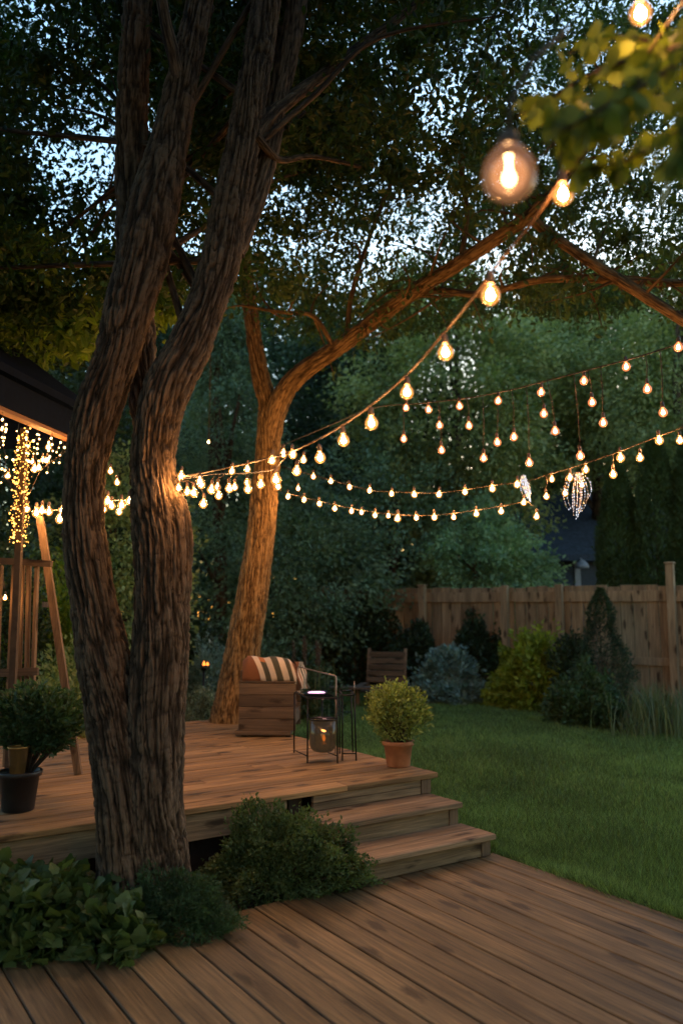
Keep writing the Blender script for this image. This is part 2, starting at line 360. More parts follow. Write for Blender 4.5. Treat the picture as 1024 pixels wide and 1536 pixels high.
# ---------------------------------------------------------------- limbs with real bark relief
def catmull(K, n_per):
    K = np.array(K, float); K = np.vstack([2 * K[0] - K[1], K, 2 * K[-1] - K[-2]]); out = []
    for i in range(1, len(K) - 2):
        t = np.linspace(0, 1, n_per, endpoint=False)[:, None]
        p0, p1, p2, p3 = K[i - 1], K[i], K[i + 1], K[i + 2]
        out.append(.5 * (2 * p1 + (p2 - p0) * t + (2 * p0 - 5 * p1 + 4 * p2 - p3) * t ** 2 + (3 * p1 - p0 - 3 * p2 + p3) * t ** 3))
    out.append(K[-2][None]); return np.vstack(out)
def limb(keys, n=64, step=.018, relief=.012, seed=0, flare=0.0, freq=9.0):
    """keys (x,y,z,r): swept tube with ridged bark. returns V, faces, barkcoord, ridge"""
    K = catmull(keys, 40); seg = np.r_[0, np.cumsum(np.linalg.norm(np.diff(K[:, :3], axis=0), axis=1))]
    L = seg[-1]; m = max(6, int(L / step)); s = np.linspace(0, L, m)
    Q = np.stack([np.interp(s, seg, K[:, j]) for j in range(4)], 1); P = Q[:, :3]; R = Q[:, 3].copy()
    if flare: R *= 1 + flare * np.exp(-s / .16)
    T = norm(np.gradient(P, axis=0)); x = np.zeros_like(T); x0 = np.cross([0, 1, .1], T[0]); x0 /= np.linalg.norm(x0)
    for i in range(m):
        x0 = x0 - T[i] * x0.dot(T[i]); x0 /= np.linalg.norm(x0); x[i] = x0
    y = np.cross(T, x); al = np.linspace(0, 2 * np.pi, n, endpoint=False)
    ca, sa = np.cos(al)[None], np.sin(al)[None]; Rm = R[:, None]; tw = s[:, None] * .5
    Rr = np.maximum(Rm, .05)
    B = np.stack([np.cos(al[None] + tw) * Rr, np.sin(al[None] + tw) * Rr, np.repeat(s[:, None], n, 1)], -1)
    X = B * np.array([freq * 8.0, freq * 8.0, 5.0]) + seed * 3.7
    warp = vnoise(B * np.array([8, 8, 3.0]) + seed, 5)[..., None] * 2.0
    def fis(q, wd): return np.clip(np.abs(2 * q - 1) / wd, 0, 1) ** .8
    r1 = fis(vnoise(X + warp, seed), .42); r2 = fis(vnoise(X * 2.1 + warp, seed + 9), .5)
    r3 = fis(vnoise(B * np.array([16, 16, 34.0]) + warp * 1.5, seed + 17), .22); r4 = vnoise(B * np.array([120, 120, 60.0]), seed + 23)
    ridge = (.56 * r1 + .26 * r2 * r1) * (.62 + .38 * r3) + .18 * r4
    low = fbm(B * np.array([4.5, 4.5, 2.0]) + seed * 1.3, seed + 3) - .45
    amp = relief * np.minimum(1, Rm / .09)
    rad = Rm * (1 + .16 * low) + amp * (ridge - .6) * 2.0
    if flare:                                              # root buttresses
        rad += Rm * flare * .55 * np.exp(-s[:, None] / .13) * np.sin(al[None] * 5 + seed) ** 2
    V = P[:, None] + rad[..., None] * (ca[..., None] * x[:, None] + sa[..., None] * y[:, None])
    i, k = np.meshgrid(np.arange(m - 1), np.arange(n), indexing='ij'); k2 = (k + 1) % n
    Fq = np.stack([i * n + k, i * n + k2, (i + 1) * n + k2, (i + 1) * n + k], -1).reshape(-1, 4)
    return V.reshape(-1, 3), Fq, B.reshape(-1, 3), ridge.reshape(-1)
def limbs_obj(name, limbs, mat, parent, world=True):
    Vs, Fs, Bs, Rs = [], [], [], []; b = 0
    for V, Fq, B, R in limbs:
        Vs.append(V); Fs.append(Fq + b); Bs.append(B); Rs.append(R); b += len(V)
    me = np_mesh(name, np.vstack(Vs), [np.vstack(Fs)], True)
    a = me.attributes.new('bark', 'FLOAT_VECTOR', 'POINT'); a.data.foreach_set('vector', np.vstack(Bs).astype(np.float32).ravel())
    a = me.attributes.new('ridge', 'FLOAT', 'POINT'); a.data.foreach_set('value', np.concatenate(Rs).astype(np.float32))
    return link(name, me, mat, parent, world)
def pk(px, py, wpx, Y):
    p = at(px, py, Y); return (p.x, p.y, p.z, wpx / 2 * Y / F_PX)
# ================================================================= GROUND
def sheet(name, pts, z, mat, label=None):
    me = bpy.data.meshes.new(name); me.from_pydata([(p[0], p[1], z) for p in pts], [], [tuple(range(len(pts)))]); me.update()
    return tag(link(name, me, mat), None, None, None, 'structure')
sheet('ground', [(-60, -40), (60, -40), (60, 90), (-60, 90)], -.10, M['ground'])
edge_px = [(440, 1031), (540, 1033), (620, 1037), (700, 1043), (760, 1056), (830, 1082), (900, 1094), (1024, 1108), (1120, 1118), (1300, 1128)]
edge_w = [on(x, y, -.04) for x, y in edge_px]
sheet('lawn', [(p.x, p.y) for p in edge_w] + [(14, 7), (14, -4), (1, -4), (-2, 6)], -.045, M['lawn'])
back = [(p.x, p.y) for p in edge_w]
sheet('garden_bed', back[::-1] + [(-4.5, 15.5), (-4, 18), (12, 18), (14, 8)], -.05, M['mulch'])
pb = [uvw(-5, 3.7), uvw(3.3, 3.7), uvw(3.3, 4.8), uvw(-5, 4.8)]
sheet('planting_bed', [(p.x, p.y) for p in pb], -.03, M['soil'])

def grass():
    rng = np.random.default_rng(3); n = 1000000
    d = 3.2 * np.exp(rng.uniform(0, math.log(15.2 / 3.2), n)); lat = rng.uniform(-.12, .66, n) * d
    P = np.stack([lat, d, np.full(n, -.045)], 1)
    keep = rng.uniform(0, 1, n) < 1.0
    u = P[:, 0] * .8321 + P[:, 1] * .5547; v = -P[:, 0] * .5547 + P[:, 1] * .8321
    keep &= ~((u < 3.68 + .02 * rng.normal(size=n)) & (v < 3.85)); keep &= ~((u < 3.67) & (v >= 3.7) & (v < 7.55))
    ex = np.array([p.x for p in edge_w]); ey = np.array([p.y for p in edge_w])
    o = np.argsort(ex); keep &= P[:, 1] < np.interp(P[:, 0], ex[o], ey[o]) + .05 * rng.normal(size=n)
    keep &= P[:, 0] > -.9
    P = P[keep]; n = len(P)
    patch = fbm(P * 1.6, 4, 3)
    h = (.030 + .055 * patch) * rng.uniform(.7, 1.35, n) * (1 + .02 * P[:, 1])
    near = (np.abs(P[:, 0] * .8321 + P[:, 1] * .5547 - 3.71) < .06); h = h * np.where(near, 1.5, 1)
    tip = rng.normal(size=(n, 3)) * .55; tip[:, 2] = 1; tip = norm(tip); nr = rand_dirs(rng, n); nr[:, 2] *= .2
    w = np.maximum(.0048, .0011 * P[:, 1]) * rng.uniform(.6, 1.3, n)
    side = norm(np.cross(nr, tip)) * w[:, None] * .5
    bend = rng.normal(size=(n, 3)) * .25; bend[:, 2] = 0
    V = np.stack([P - side, P + side, P + (tip + bend) * h[:, None]], 1).reshape(-1, 3)
    o = link('grass', np_mesh('grass', V, np.arange(3 * n).reshape(-1, 3)), M['grass'])
    tag(o, kind='stuff'); o['label'] = 'short mown green grass covering the lawn'; o['category'] = 'grass'
grass()

# ================================================================= LOWER DECK (boards run away from the camera)
def deck_obj(name, loc_label, cat):
    return empty(name, uvw(.15, .17) if name == 'lower_deck' else uvw(.11, .17), loc_label, cat, None, ROT)
low = deck_obj('lower_deck', 'worn low plank deck in the foreground with knots and dark gaps', 'deck')
b = MB(); u = 3.52; k = 0
while u > -3.4:
    z = .0 + random.uniform(-.002, .002); w = .1425 + random.uniform(-.002, .002)
    e = 3.66 + random.uniform(-.006, .008)
    b.box(u - w, u, -2.2, e, z - .034, z, None, .004); u -= .150; k += 1
b.build('decking', M['deck_low'], low)
b = MB(); b.box(-3.4, 3.46, -2.2, 3.60, -.09, -.04, None, .001); b.build('under_frame', M['soil'], low)

# ================================================================= RAISED DECK
up = deck_obj('raised_deck', 'raised timber deck platform around the tree, lit orange by the string lights', 'deck')
b = MB(); v = 4.185; first = True
while v < 7.34:
    w = .1295 + random.uniform(-.002, .002); z = DZ + random.uniform(-.0015, .0015)
    cuts = [-3.6]; c = -3.6 + random.uniform(1.0, 3.5)
    while c < 3.0: cuts.append(c); c += random.uniform(2.4, 3.6)
    cuts.append(3.578 + random.uniform(-.004, .004))
    for a0, a1 in zip(cuts[:-1], cuts[1:]): b.box(a0, a1 - .003, v, v + w, z - .034, z, None, .004)
    v += .141; first = False
b.build('decking', M['deck'], up)
b = MB()                                                    # skirt boards, posts, rim
b.box(-3.5, .55, 4.215, 4.245, DZ - .19, DZ - .04); b.box(.55, 2.42, 4.212, 4.243, DZ - .185, DZ - .04)
b.box(3.50, 3.53, 4.26, 7.2, DZ - .19, DZ - .037)
b.build('skirt_board', M['step'], up)
for pu in (-3, -1.2, .6, 2.46):
    b = MB(); b.box(pu, pu + .09, 4.26, 4.35, -.08, DZ - .036); b.build('post', M['soil'], up)
for pv in (5.2, 6.3, 7.1):
    b = MB(); b.box(3.40, 3.49, pv, pv + .09, -.08, DZ - .036); b.build('post', M['soil'], up)
b = MB(); b.box(-3.5, 3.4, 4.36, 7.1, -.09, .22, None, .01); b.build('under_frame', M['soil'], up)

steps = deck_obj('deck_steps', 'wide timber steps with two weathered treads down to the lower deck', 'steps')
for i, (v0, v1, z) in enumerate(((3.595, 3.905, .130), (3.885, 4.235, .260))):
    b = MB(); b.box(2.50, 3.525 - .004 * i, v0, v0 + .158, z - .034, z, None, .005); b.box(2.50, 3.523 - .004 * i, v0 + .161, v1 + .0, z - .034, z - .001, None, .005)
    b.build('tread', M['step'], steps)
for i, (v0, z0, z1) in enumerate(((3.632, .002, .096), (3.922, .099, .226))):
    b = MB(); b.box(2.52, 3.435, v0, v0 + .022, z0, z1 - .001); b.build('riser', M['step'], steps)
    b = MB(); b.box(3.438, 3.505, v0 - .008, v0 + .06, z0, z1 - .001); b.box(3.47, 3.50, v0 + .062, 4.20, z0, z1 - .002); b.build('end_post', M['oldwood'], steps)
b = MB(); b.box(2.60, 3.44, 4.206, 4.228, .262, .262 + .046); b.box(2.60, 3.438, 4.204, 4.227, .311, DZ - .036); b.build('riser', M['step'], steps)
b = MB(); b.box(3.443, 3.52, 4.198, 4.27, .262, DZ - .036); b.build('end_post', M['oldwood'], steps)
b = MB(); b.box(2.505, 2.53, 3.66, 4.2, .0, .224); b.build('stringer', M['step'], steps)

# ================================================================= TREE 1 (double stem in front of the raised deck)
def canopy_tree(name, base, label):
    return empty(name, base, label, 'tree')
t1 = canopy_tree('large_tree', (-1.02, 4.22, -.05), 'big double stemmed tree with furrowed bark growing up beside the raised deck')
Y = 4.0
left = [(196, 1400, 96, 3.98), (190, 1290, 82, 3.98), (184, 1200, 76, 3.98), (176, 1120, 76, 4.0), (166, 1050, 76, 4.0), (154, 980, 76, 4.0), (140, 900, 64, 4.0), (128, 820, 63, 4.0),
        (126, 740, 58, 4.0), (134, 670, 62, 4.0), (152, 600, 68, 4.0), (176, 530, 66, 4.0), (194, 460, 72, 4.0), (211, 400, 76, 4.02), (228, 320, 76, 4.04), (252, 220, 60, 4.08), (272, 130, 50, 4.1), (296, 20, 40, 4.15), (320, -120, 36, 4.2), (352, -320, 30, 4.3), (380, -560, 22, 4.4)]
right = [(236, 1400, 104, 4.02), (234, 1290, 90, 4.02), (230, 1200, 84, 4.0), (232, 1130, 84, 4.0), (236, 1040, 84, 4.0), (242, 960, 84, 4.0), (243, 880, 82, 4.0), (243, 820, 84, 4.0), (236, 765, 78, 4.0), (230, 700, 66, 4.0),
         (236, 640, 66, 4.0), (252, 580, 70, 4.0), (284, 520, 64, 4.02), (310, 455, 58, 4.05), (330, 390, 60, 4.08), (345, 310, 56, 4.1), (360, 240, 54, 4.12), (375, 150, 50, 4.15), (392, 50, 46, 4.2), (410, -80, 40, 4.25), (430, -300, 34, 4.3), (440, -560, 24, 4.4)]
stemC = [(240, 700, 34, 4.16), (222, 640, 42, 4.24), (214, 560, 44, 4.28), (208, 480, 46, 4.28), (200, 400, 48, 4.24), (198, 300, 48, 4.22), (198, 180, 47, 4.2), (204, 60, 45, 4.2), (212, -80, 40, 4.25), (224, -300, 32, 4.3)]
stemD = [(350, 380, 34, 4.14), (378, 310, 34, 4.2), (398, 240, 36, 4.25), (416, 150, 35, 4.3), (436, 60, 34, 4.35), (452, -40, 33, 4.4), (480, -240, 28, 4.6)]
branE = [(372, 215, 26, 4.12), (400, 178, 25, 4.2), (440, 145, 22, 4.35), (490, 108, 18, 4.5), (545, 65, 15, 4.7), (600, 25, 13, 4.9), (680, -40, 11, 5.2)]
branF = [(270, 140, 22, 4.08), (262, 90, 22, 4.02), (250, 40, 20, 3.98), (240, -20, 18, 3.95), (225, -140, 15, 3.9)]
branG = [(385, 205, 16, 4.1), (402, 225, 14, 4.16), (422, 240, 11, 4.3), (470, 235, 8, 4.6), (540, 250, 6, 5.0)]
burl = [(262, 890, 46, 3.98), (262, 845, 50, 3.97), (262, 800, 52, 3.97), (256, 760, 46, 3.98), (250, 730, 30, 4.0)]
pk1 = lambda px, py, w, Y: pk(px, py, w, Y * 1.055)
L1 = [limb([pk1(*k) for k in left], 176, .009, .013, 1, .22), limb([pk1(*k) for k in right], 176, .009, .013, 2, .22),
      limb([pk1(*k) for k in stemC], 72, .016, .018, 3), limb([pk1(*k) for k in stemD], 56, .022, .010, 4), limb([pk1(*k) for k in branE], 32, .025, .006, 5),
      limb([pk1(*k) for k in branF], 32, .025, .006, 6), limb([pk1(*k) for k in branG], 20, .03, .004, 7), limb([pk1(*k) for k in burl], 110, .010, .015, 8)]
limbs_obj('trunk', L1, M['bark'], t1)

# ================================================================= TREE 2 (at the back of the deck)
b2 = at(345, 1100, 8.15)
t2 = canopy_tree('leaning_tree', (b2.x, 8.15, -.05), 'slimmer forked tree behind the armchair with orange lit trunk and long bough')
trunk = [(340, 1150, 66, 8.15), (344, 1090, 60, 8.15), (356, 1020, 54, 8.15), (372, 930, 48, 8.12), (386, 840, 43, 8.1), (395, 760, 41, 8.1), (401, 690, 38, 8.08), (404, 640, 36, 8.06), (402, 605, 30, 8.05), (392, 570, 27, 8.05), (383, 520, 24, 8.05), (374, 450, 21, 8.05), (366, 370, 18, 8.0), (356, 250, 15, 7.9), (344, 100, 12, 7.8)]
bough = [(406, 660, 30, 8.06), (415, 615, 32, 8.0), (432, 580, 30, 7.9), (465, 549, 28, 7.75), (510, 520, 25, 7.5), (562, 480, 24, 7.2), (620, 438, 23, 6.9), (680, 400, 22, 6.6), (740, 360, 22, 6.3), (800, 318, 20, 6.0), (850, 262, 17, 5.8), (900, 180, 14, 5.6), (960, 60, 12, 5.4)]
bou2 = [(790, 324, 16, 6.05), (840, 362, 17, 6.0), (900, 402, 18, 5.9), (960, 440, 18, 5.8), (1030, 484, 17, 5.7), (1120, 540, 14, 5.6), (1240, 590, 10, 5.5)]
bou3 = [(560, 482, 12, 7.2), (610, 452, 10, 7.1), (655, 436, 11, 7.0), (720, 441, 11, 6.8), (810, 420, 12, 6.4), (880, 418, 14, 6.2), (950, 422, 14, 6.0), (1040, 424, 12, 5.9), (1150, 410, 9, 5.8)]
bou4 = [(500, 520, 8, 7.5), (470, 475, 7, 7.4), (420, 468, 6, 7.3), (360, 458, 4, 7.3)]
bou5 = [(520, 512, 9, 7.5), (528, 440, 8, 7.4), (560, 340, 7, 7.2), (610, 220, 6, 7.0)]
bou6 = [(690, 395, 9, 6.6), (700, 320, 8, 6.5), (690, 220, 7, 6.3), (720, 100, 5, 6.2)]
L2 = [limb([pk(*k) for k in trunk], 120, .012, .013, 11, .25), limb([pk(*k) for k in bough], 56, .02, .010, 12), limb([pk(*k) for k in bou2], 32, .03, .005, 13)]
L2 += [limb([pk(*k) for k in x], 14, .04, .003, 14 + i) for i, x in enumerate((bou3, bou4, bou5, bou6))]
rt = np.random.default_rng(5); TL = []
for kk, i0 in ((bough, 4), (bou2, 1), (bou3, 1), (bou4, 1), (bou5, 1), (bou6, 1), (trunk, 11)):
    W_ = [pk(*k) for k in kk]
    for i in range(i0, len(W_) - 1):
        for r_ in range(3):
            t_ = rt.uniform(0, 1); a_ = np.array(W_[i][:3]) * (1 - t_) + np.array(W_[i + 1][:3]) * t_; ra = W_[i][3]
            dv = np.array([rt.normal() * .8, rt.normal() * .5, rt.uniform(-.4, 1.1)]); dv /= np.linalg.norm(dv); ln_ = rt.uniform(.25, .65)
            m1 = a_ + dv * ln_ * .5 + rt.normal(size=3) * .05; e_ = a_ + dv * ln_ + rt.normal(size=3) * .1 + np.array([0, 0, -.06])
            L2.append(limb([(*a_, min(.014, ra * .6)), (*m1, .008), (*e_, .003)], 8, .05, .002, 90 + i + r_))
            nn = int(rt.uniform(14, 34)); tt = rt.uniform(.45, 1.08, nn)[:, None]; TL.append(a_ * (1 - tt) + e_ * tt + rt.normal(size=(nn, 3)) * .045)
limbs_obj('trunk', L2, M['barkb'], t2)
foliage('twig_leaves', np.vstack(TL), .06, M['l_canopy2'], t2, T_LEAF6, rt, droop=-.5, upn=1.0, world=True)['kind'] = 'stuff'

# ---- crowns: leaf clumps hung through a real volume of air, thinner where the crown is open
HOLES = [(90, 250, 95, 62, .85), (430, 335, 80, 70, .97), (655, 225, 40, 165, .82), (570, 90, 120, 60, .5), (930, 340, 95, 95, .62), (1000, 420, 60, 60, .4), (150, 240, 90, 100, .5), (300, 320, 26, 90, .7),
         (480, 60, 60, 40, .5), (545, 330, 60, 90, .6), (760, 400, 70, 40, .6), (340, 30, 20, 90, .7), (560, 200, 60, 50, .45), (620, 340, 40, 60, .8), (900, 130, 80, 50, .5), (1020, 250, 60, 120, .7)]
def openness(P):
    x, y, d = proj(P); o = np.zeros(len(x))
    for cx, cy, rx, ry, s in HOLES:
        o = np.maximum(o, s * np.exp(-(((x - cx) / rx) ** 2 + ((y - cy) / ry) ** 2) ** 1.5))
    return o
def crown(name, parent, box, nclump, per, size, mat, rng, clr=.34, lowpy=None, tmpl=T_LEAF6, dens=1.0, pymin=-420):
    n = nclump * 7
    P = np.stack([rng.uniform(a, c, n) for a, c in box], 1)
    x, y, d = proj(P)
    k = (x > -260) & (x < 1290) & (y > pymin) & (y < 620) & (d > 2)
    if lowpy is not None: k &= y < np.interp(x, [a for a, _ in lowpy], [c for _, c in lowpy])
    k &= rng.uniform(0, 1, n) > openness(P) * dens * .55
    k &= fbm(P * 1.1, 21, 2) > .30
    P = P[k][:nclump]
    R = clr * rng.uniform(.35, 1.2, len(P)) ** 1.15
    Q = np.repeat(P, per, 0); rr = np.repeat(R, per); off = rng.normal(size=Q.shape) * rr[:, None] * .5; off[:, 2] *= .55
    Q = Q + off
    hf = vnoise(Q * np.array([4.2, 1.2, 4.2]), 41) * .6 + vnoise(Q * np.array([11, 3, 11.0]), 42) * .4
    x, y, d = proj(Q); k = rng.uniform(0, 1, len(Q)) > openness(Q) * dens * np.where(hf > .49, .95, .28)
    k &= (hf < .63) | (rng.uniform(0, 1, len(Q)) < .22)
    if lowpy is not None: k &= y < np.interp(x, [a for a, _ in lowpy], [c for _, c in lowpy]) + rng.normal(size=len(Q)) * 14
    Q = Q[k]
    foliage(name, Q, size, mat, parent, tmpl, rng, droop=-.5, upn=1.1, world=True)
    return P
rng = np.random.default_rng(11)
low1 = [(-300, 560), (0, 535), (90, 548), (170, 520), (240, 470), (300, 430), (420, 400), (560, 330), (900, 120), (1300, 60)]
PC = crown('crown', t1, ((-7, 1.2), (4.6, 9.0), (3.2, 8.2)), 1250, 165, .058, M['l_canopy'], rng, .40, low1)
crown('lit_leaves', t1, ((-4.2, -1.2), (5.2, 7.6), (3.15, 4.3)), 70, 120, .075, M['l_warmlit'], rng, .3, [(-300, 575), (0, 552), (60, 556), (150, 530), (190, 500), (290, 470), (300, 440), (340, 0), (1300, 0)])  # leaves of the same crown, lamplight put in through a yellower colour
low2 = [(-300, 0), (250, 200), (360, 470), (420, 500), (520, 520), (640, 500), (760, 470), (900, 470), (1024, 480), (1300, 500)]
crown('crown', t2, ((-2.5, 8.5), (5.8, 12.5), (3.8, 10.2)), 1700, 150, .057, M['l_canopy2'], rng, .40, low2)
def shade_dome():
    r_ = np.random.default_rng(19); n = 42000; a = r_.uniform(0, 6.283, n); e = np.arcsin(r_.uniform(.10, 1, n))
    c = fbm(np.stack([np.cos(a) * np.cos(e), np.sin(a) * np.cos(e), np.sin(e)], 1) * 5, 31, 2)
    R_ = r_.uniform(6.2, 8.0, n); Q = np.stack([R_ * np.cos(a) * np.cos(e), 2 + R_ * np.sin(a) * np.cos(e), R_ * np.sin(e) * .95], 1)
    Q = Q[(Q[:, 1] < 4.3) & (c > .26)]; x, y, d = proj(Q); Q = Q[~((Q[:, 1] > .3) & (y > -380) & (x > -200) & (x < 1224))]
    foliage('crown', Q, .24, M['l_canopy'], t1, T_LEAF6, r_, droop=-.3, upn=.4, world=True)  # unseen dome of large leaves, added to shade trunk and foreground from the sky
shade_dome()
# limbs from the stems up into the leaf clumps
tops = [Vector(pk1(*k)[:3]) for k in left[12:17] + right[12:18] + stemD[3:6]]; LT = []
for i in range(34):
    s_ = tops[i % len(tops)]; p = Vector(PC[(i * 37) % len(PC)]); m_ = s_.lerp(p, .5) + Vector((0, 0, random.uniform(-.1, .5)))
    if (p - s_).length > 5: continue
    LT.append(limb([(*s_, .022), (*s_.lerp(m_, .5), .018), (*m_, .013), (*p, .004)], 10, .06, .003, 60 + i))
limbs_obj('branch', LT, M['bark'], t1)['kind'] = 'stuff'

# ================================================================= BACKGROUND TREES
def bg_tree(name, px, Y, z0, z1, r, mat, n, label, size=.10, kind='round', seed=0, trunk_r=.14, col=None, cat='tree'):
    rng = np.random.default_rng(100 + seed); x0 = at(px, 900, Y).x
    root = empty(name, (x0, Y, -.1), label, cat)
    H = z1 - z0
    if kind == 'cone':
        t = rng.uniform(0, 1, 420) ** .75; z = z0 + H * t; a = rng.uniform(0, 6.283, 420)
        rmax = r * (1 - t) ** .8 + .12; q = rng.uniform(.35, 1, 420)
        cl = np.stack([rmax * q * np.cos(a), rmax * q * np.sin(a), z - .25 * q * rmax], 1); cr = .14 + .16 * rmax
        outd = np.stack([np.cos(a), np.sin(a), -.2 * np.ones_like(a)], 1)
    else:
        m = 330; dr = rand_dirs(rng, m); q = rng.uniform(.45, 1, m) ** .6
        lump = .72 + .55 * vnoise(dr * 2.3 + seed * 5.1, seed)
        cl = np.stack([dr[:, 0] * r * q * lump, dr[:, 1] * r * q * lump, (z0 + z1) / 2 + dr[:, 2] * H / 2 * q * lump], 1)
        cr = np.full(m, .17 * r); outd = dr
    per = max(1, n // len(cl))
    P = np.repeat(cl, per, 0); P = P + rng.normal(size=P.shape) * np.repeat(cr, per)[:, None] * np.array([.62, .62, .42])
    out = np.repeat(outd, per, 0)
    P[:, 2] = np.maximum(P[:, 2], .02); P[:, 2] += .1
    foliage('crown', P, size, mat, root, T_LEAF4 if kind != 'cone' else T_SPRAY, rng, out, droop=-.25, upn=.5)
    ks = [(0, 0, 0, trunk_r), (random.uniform(-.1, .1), 0, z1 * .35, trunk_r * .8), (random.uniform(-.2, .2), 0, z1 * .65, trunk_r * .55), (0, 0, z1 * .93, trunk_r * .2)]
    ls = [limb(ks, 16, .12, .012, seed + 30)]
    for j in range(7):
        c = cl[rng.integers(len(cl))]; zb = max(.3, c[2] * .72)
        ls.append(limb([(0, 0, zb, trunk_r * .4), (c[0] * .5, c[1] * .5, (zb + c[2]) / 2, trunk_r * .25), (c[0], c[1], c[2], .015)], 8, .15, .004, seed + j))
    limbs_obj('trunk', ls, M['bark'], root, False)
    return root
bg_tree('tree', 690, 18.5, 2.2, 9.4, 2.5, M['l_mid'], 60000, 'tall feathery green tree beyond the fence in the middle right', .105, 'round', 1)
bg_tree('tree', 722, 16.2, .6, 3.6, 1.25, M['l_pale'], 30000, 'low pale blue green tree just behind the fence left of the dark house', .085, 'round', 2, .08)
bg_tree('tree', 590, 17.5, .4, 5.2, 1.9, M['l_blue'], 32000, 'bushy blue green tree behind the fence above the wooden lawn chair', .09, 'round', 3)
bg_tree('tree', 530, 20.5, 1.2, 9.8, 2.8, M['l_dark'], 42000, 'tall dark tree behind the forked tree and its bough', .12, 'round', 4)
bg_tree('conifer', 330, 14.5, .3, 7.4, 1.9, M['l_blue'], 46000, 'blue green conifer seen between the two garden trees', .10, 'cone', 5)
bg_tree('conifer', 205, 16.5, .3, 8.6, 2.3, M['l_dark'], 36000, 'dark conifer half hidden behind the double stemmed tree', .12, 'cone', 6)
bg_tree('tree', 440, 15.5, .2, 4.0, 1.6, M['l_blue'], 26000, 'rounded blue green tree right of the leaning orange trunk', .085, 'round', 7, .08)
bg_tree('tree', 895, 21.5, 5.3, 10.6, 3.0, M['l_mid'], 42000, 'high crowned tree whose foliage hangs above the dark house', .115, 'round', 8, .2)
bg_tree('tree', 1040, 18.5, 3.4, 9.6, 2.6, M['l_mid'], 36000, 'tall green tree behind the clipped columns at the right edge', .11, 'round', 9, .18)
bg_tree('tree', 815, 24.0, 4.6, 8.4, 2.0, M['l_blue'], 20000, 'distant blue green tree rising over the roof ridge of the dark house', .12, 'round', 14, .12)
bg_tree('tree', 170, 10.6, .1, 3.4, 1.0, M['l_mid'], 20000, 'small green tree behind the double stemmed tree lit yellow by bulbs', .07, 'round', 10, .06)
bg_tree('tree', 30, 11.5, .2, 5.6, 1.9, M['l_dark'], 34000, 'dark tree behind the pavilion roof at the left edge', .09, 'round', 11)
bg_tree('tree', -70, 16.5, .5, 9.5, 3.0, M['l_dark'], 36000, 'tall dark tree far behind the pavilion', .12, 'round', 12)
bg_tree('tree', 375, 22.5, 1.0, 11.0, 3.2, M['l_dark'], 42000, 'tallest dark tree in the woods behind the forked tree', .13, 'round', 13)
for i, (px, Y, r, zt, lab) in enumerate(((932, 15.6, .42, 4.25, 'narrow clipped evergreen column nearest the dark house'), (990, 15.3, .48, 4.7, 'wider clipped evergreen column second from the dark house'), (1050, 15.0, .5, 4.9, 'clipped evergreen column at the right edge of the view'))):
    rng = np.random.default_rng(200 + i); n = 30000; root = empty('columnar_evergreen', (at(px, 900, Y).x, Y, -.1), lab, 'tree', 'clipped evergreen columns beyond the fence')
    t = rng.uniform(0, 1, n); a = rng.uniform(0, 6.283, n); z = zt * t
    prof = r * np.minimum(1, (1 - t) * 2.4 + .08) ** .6 * (.82 + .36 * vnoise(np.stack([np.cos(a) * 3, np.sin(a) * 3, t * 14], 1), i))
    q = rng.uniform(.7, 1.04, n); P = np.stack([prof * q * np.cos(a), prof * q * np.sin(a), z], 1)
    out = np.stack([np.cos(a) * .5, np.sin(a) * .5, np.full(n, 1.3)], 1)
    foliage('crown', P, .095, M['l_thuja'], root, T_SPRAY, rng, out, droop=.1, upn=0)
    limbs_obj('trunk', [limb([(0, 0, 0, .07), (0, 0, zt * .5, .05), (0, 0, zt * .9, .02)], 10, .2, .004, i)], M['bark'], root, False)
def woods():
    rng = np.random.default_rng(77); n = 120000; m = 900
    c = np.stack([rng.uniform(-22, 24, m), rng.uniform(28, 36, m), rng.uniform(0, 1, m) ** .8 * 13.5], 1)
    c = c[c[:, 2] < 9.5 + 4.5 * vnoise(c * np.array([.25, 0, 0]), 8)]
    P = np.repeat(c, n // len(c), 0); P = P + rng.normal(size=P.shape) * .75
    P[:, 2] = np.maximum(P[:, 2], 0)
    o = foliage('distant_woods', P, .33, M['l_dark'], None, T_LEAF4, rng)
    tag(o, 'dark mass of distant woodland closing the view behind the garden', 'woods', None, 'stuff')
woods()

# ================================================================= NEIGHBOUR HOUSE
hs = empty('house', (8.0, 23.0, -.1), 'dark navy house with a low hipped roof seen over the fence', 'house')
hx, hy = at(850, 800, 20).x, 20.0
b = MB(); b.box(hx - 3.2, hx + 4.5, hy + .45, hy + 6, -.1, 2.75); b.build('wall', M['navywall'], hs, True)
b = MB(); ez = 2.78; x0, x1, y0, y1 = hx - 3.6, hx + 4.9, hy, hy + 6.4; rz = 4.6
v = [(x0, y0, ez), (x1, y0, ez), (x1, y1, ez), (x0, y1, ez), (x0 + 2.6, y0 + 2.6, rz), (x1 - 2.6, y0 + 2.6, rz), (x0, y0, ez - .16), (x1, y0, ez - .16), (x1, y1, ez - .16), (x0, y1, ez - .16)]
b.add(v, [(0, 1, 5, 4), (1, 2, 5), (2, 3, 4, 5), (3, 0, 4), (6, 7, 1, 0), (7, 8, 2, 1), (8, 9, 3, 2), (9, 6, 0, 3), (9, 8, 7, 6)])
b.build('roof', M['navy'], hs, True)
wx = at(868, 860, hy + .45).x
b = MB(); b.box(wx - .12, wx + .02, hy + .40, hy + .46, .2, 2.6); b.build('corner_trim', M['white'], hs, True)
b = MB(); b.box(wx - .95, wx - .2, hy + .42, hy + .44, .9, 2.35); w = b.build('window', M['navy'], hs, True)
b = MB()
for z in (.88, 2.33): b.box(wx - .98, wx - .17, hy + .39, hy + .45, z, z + .05)
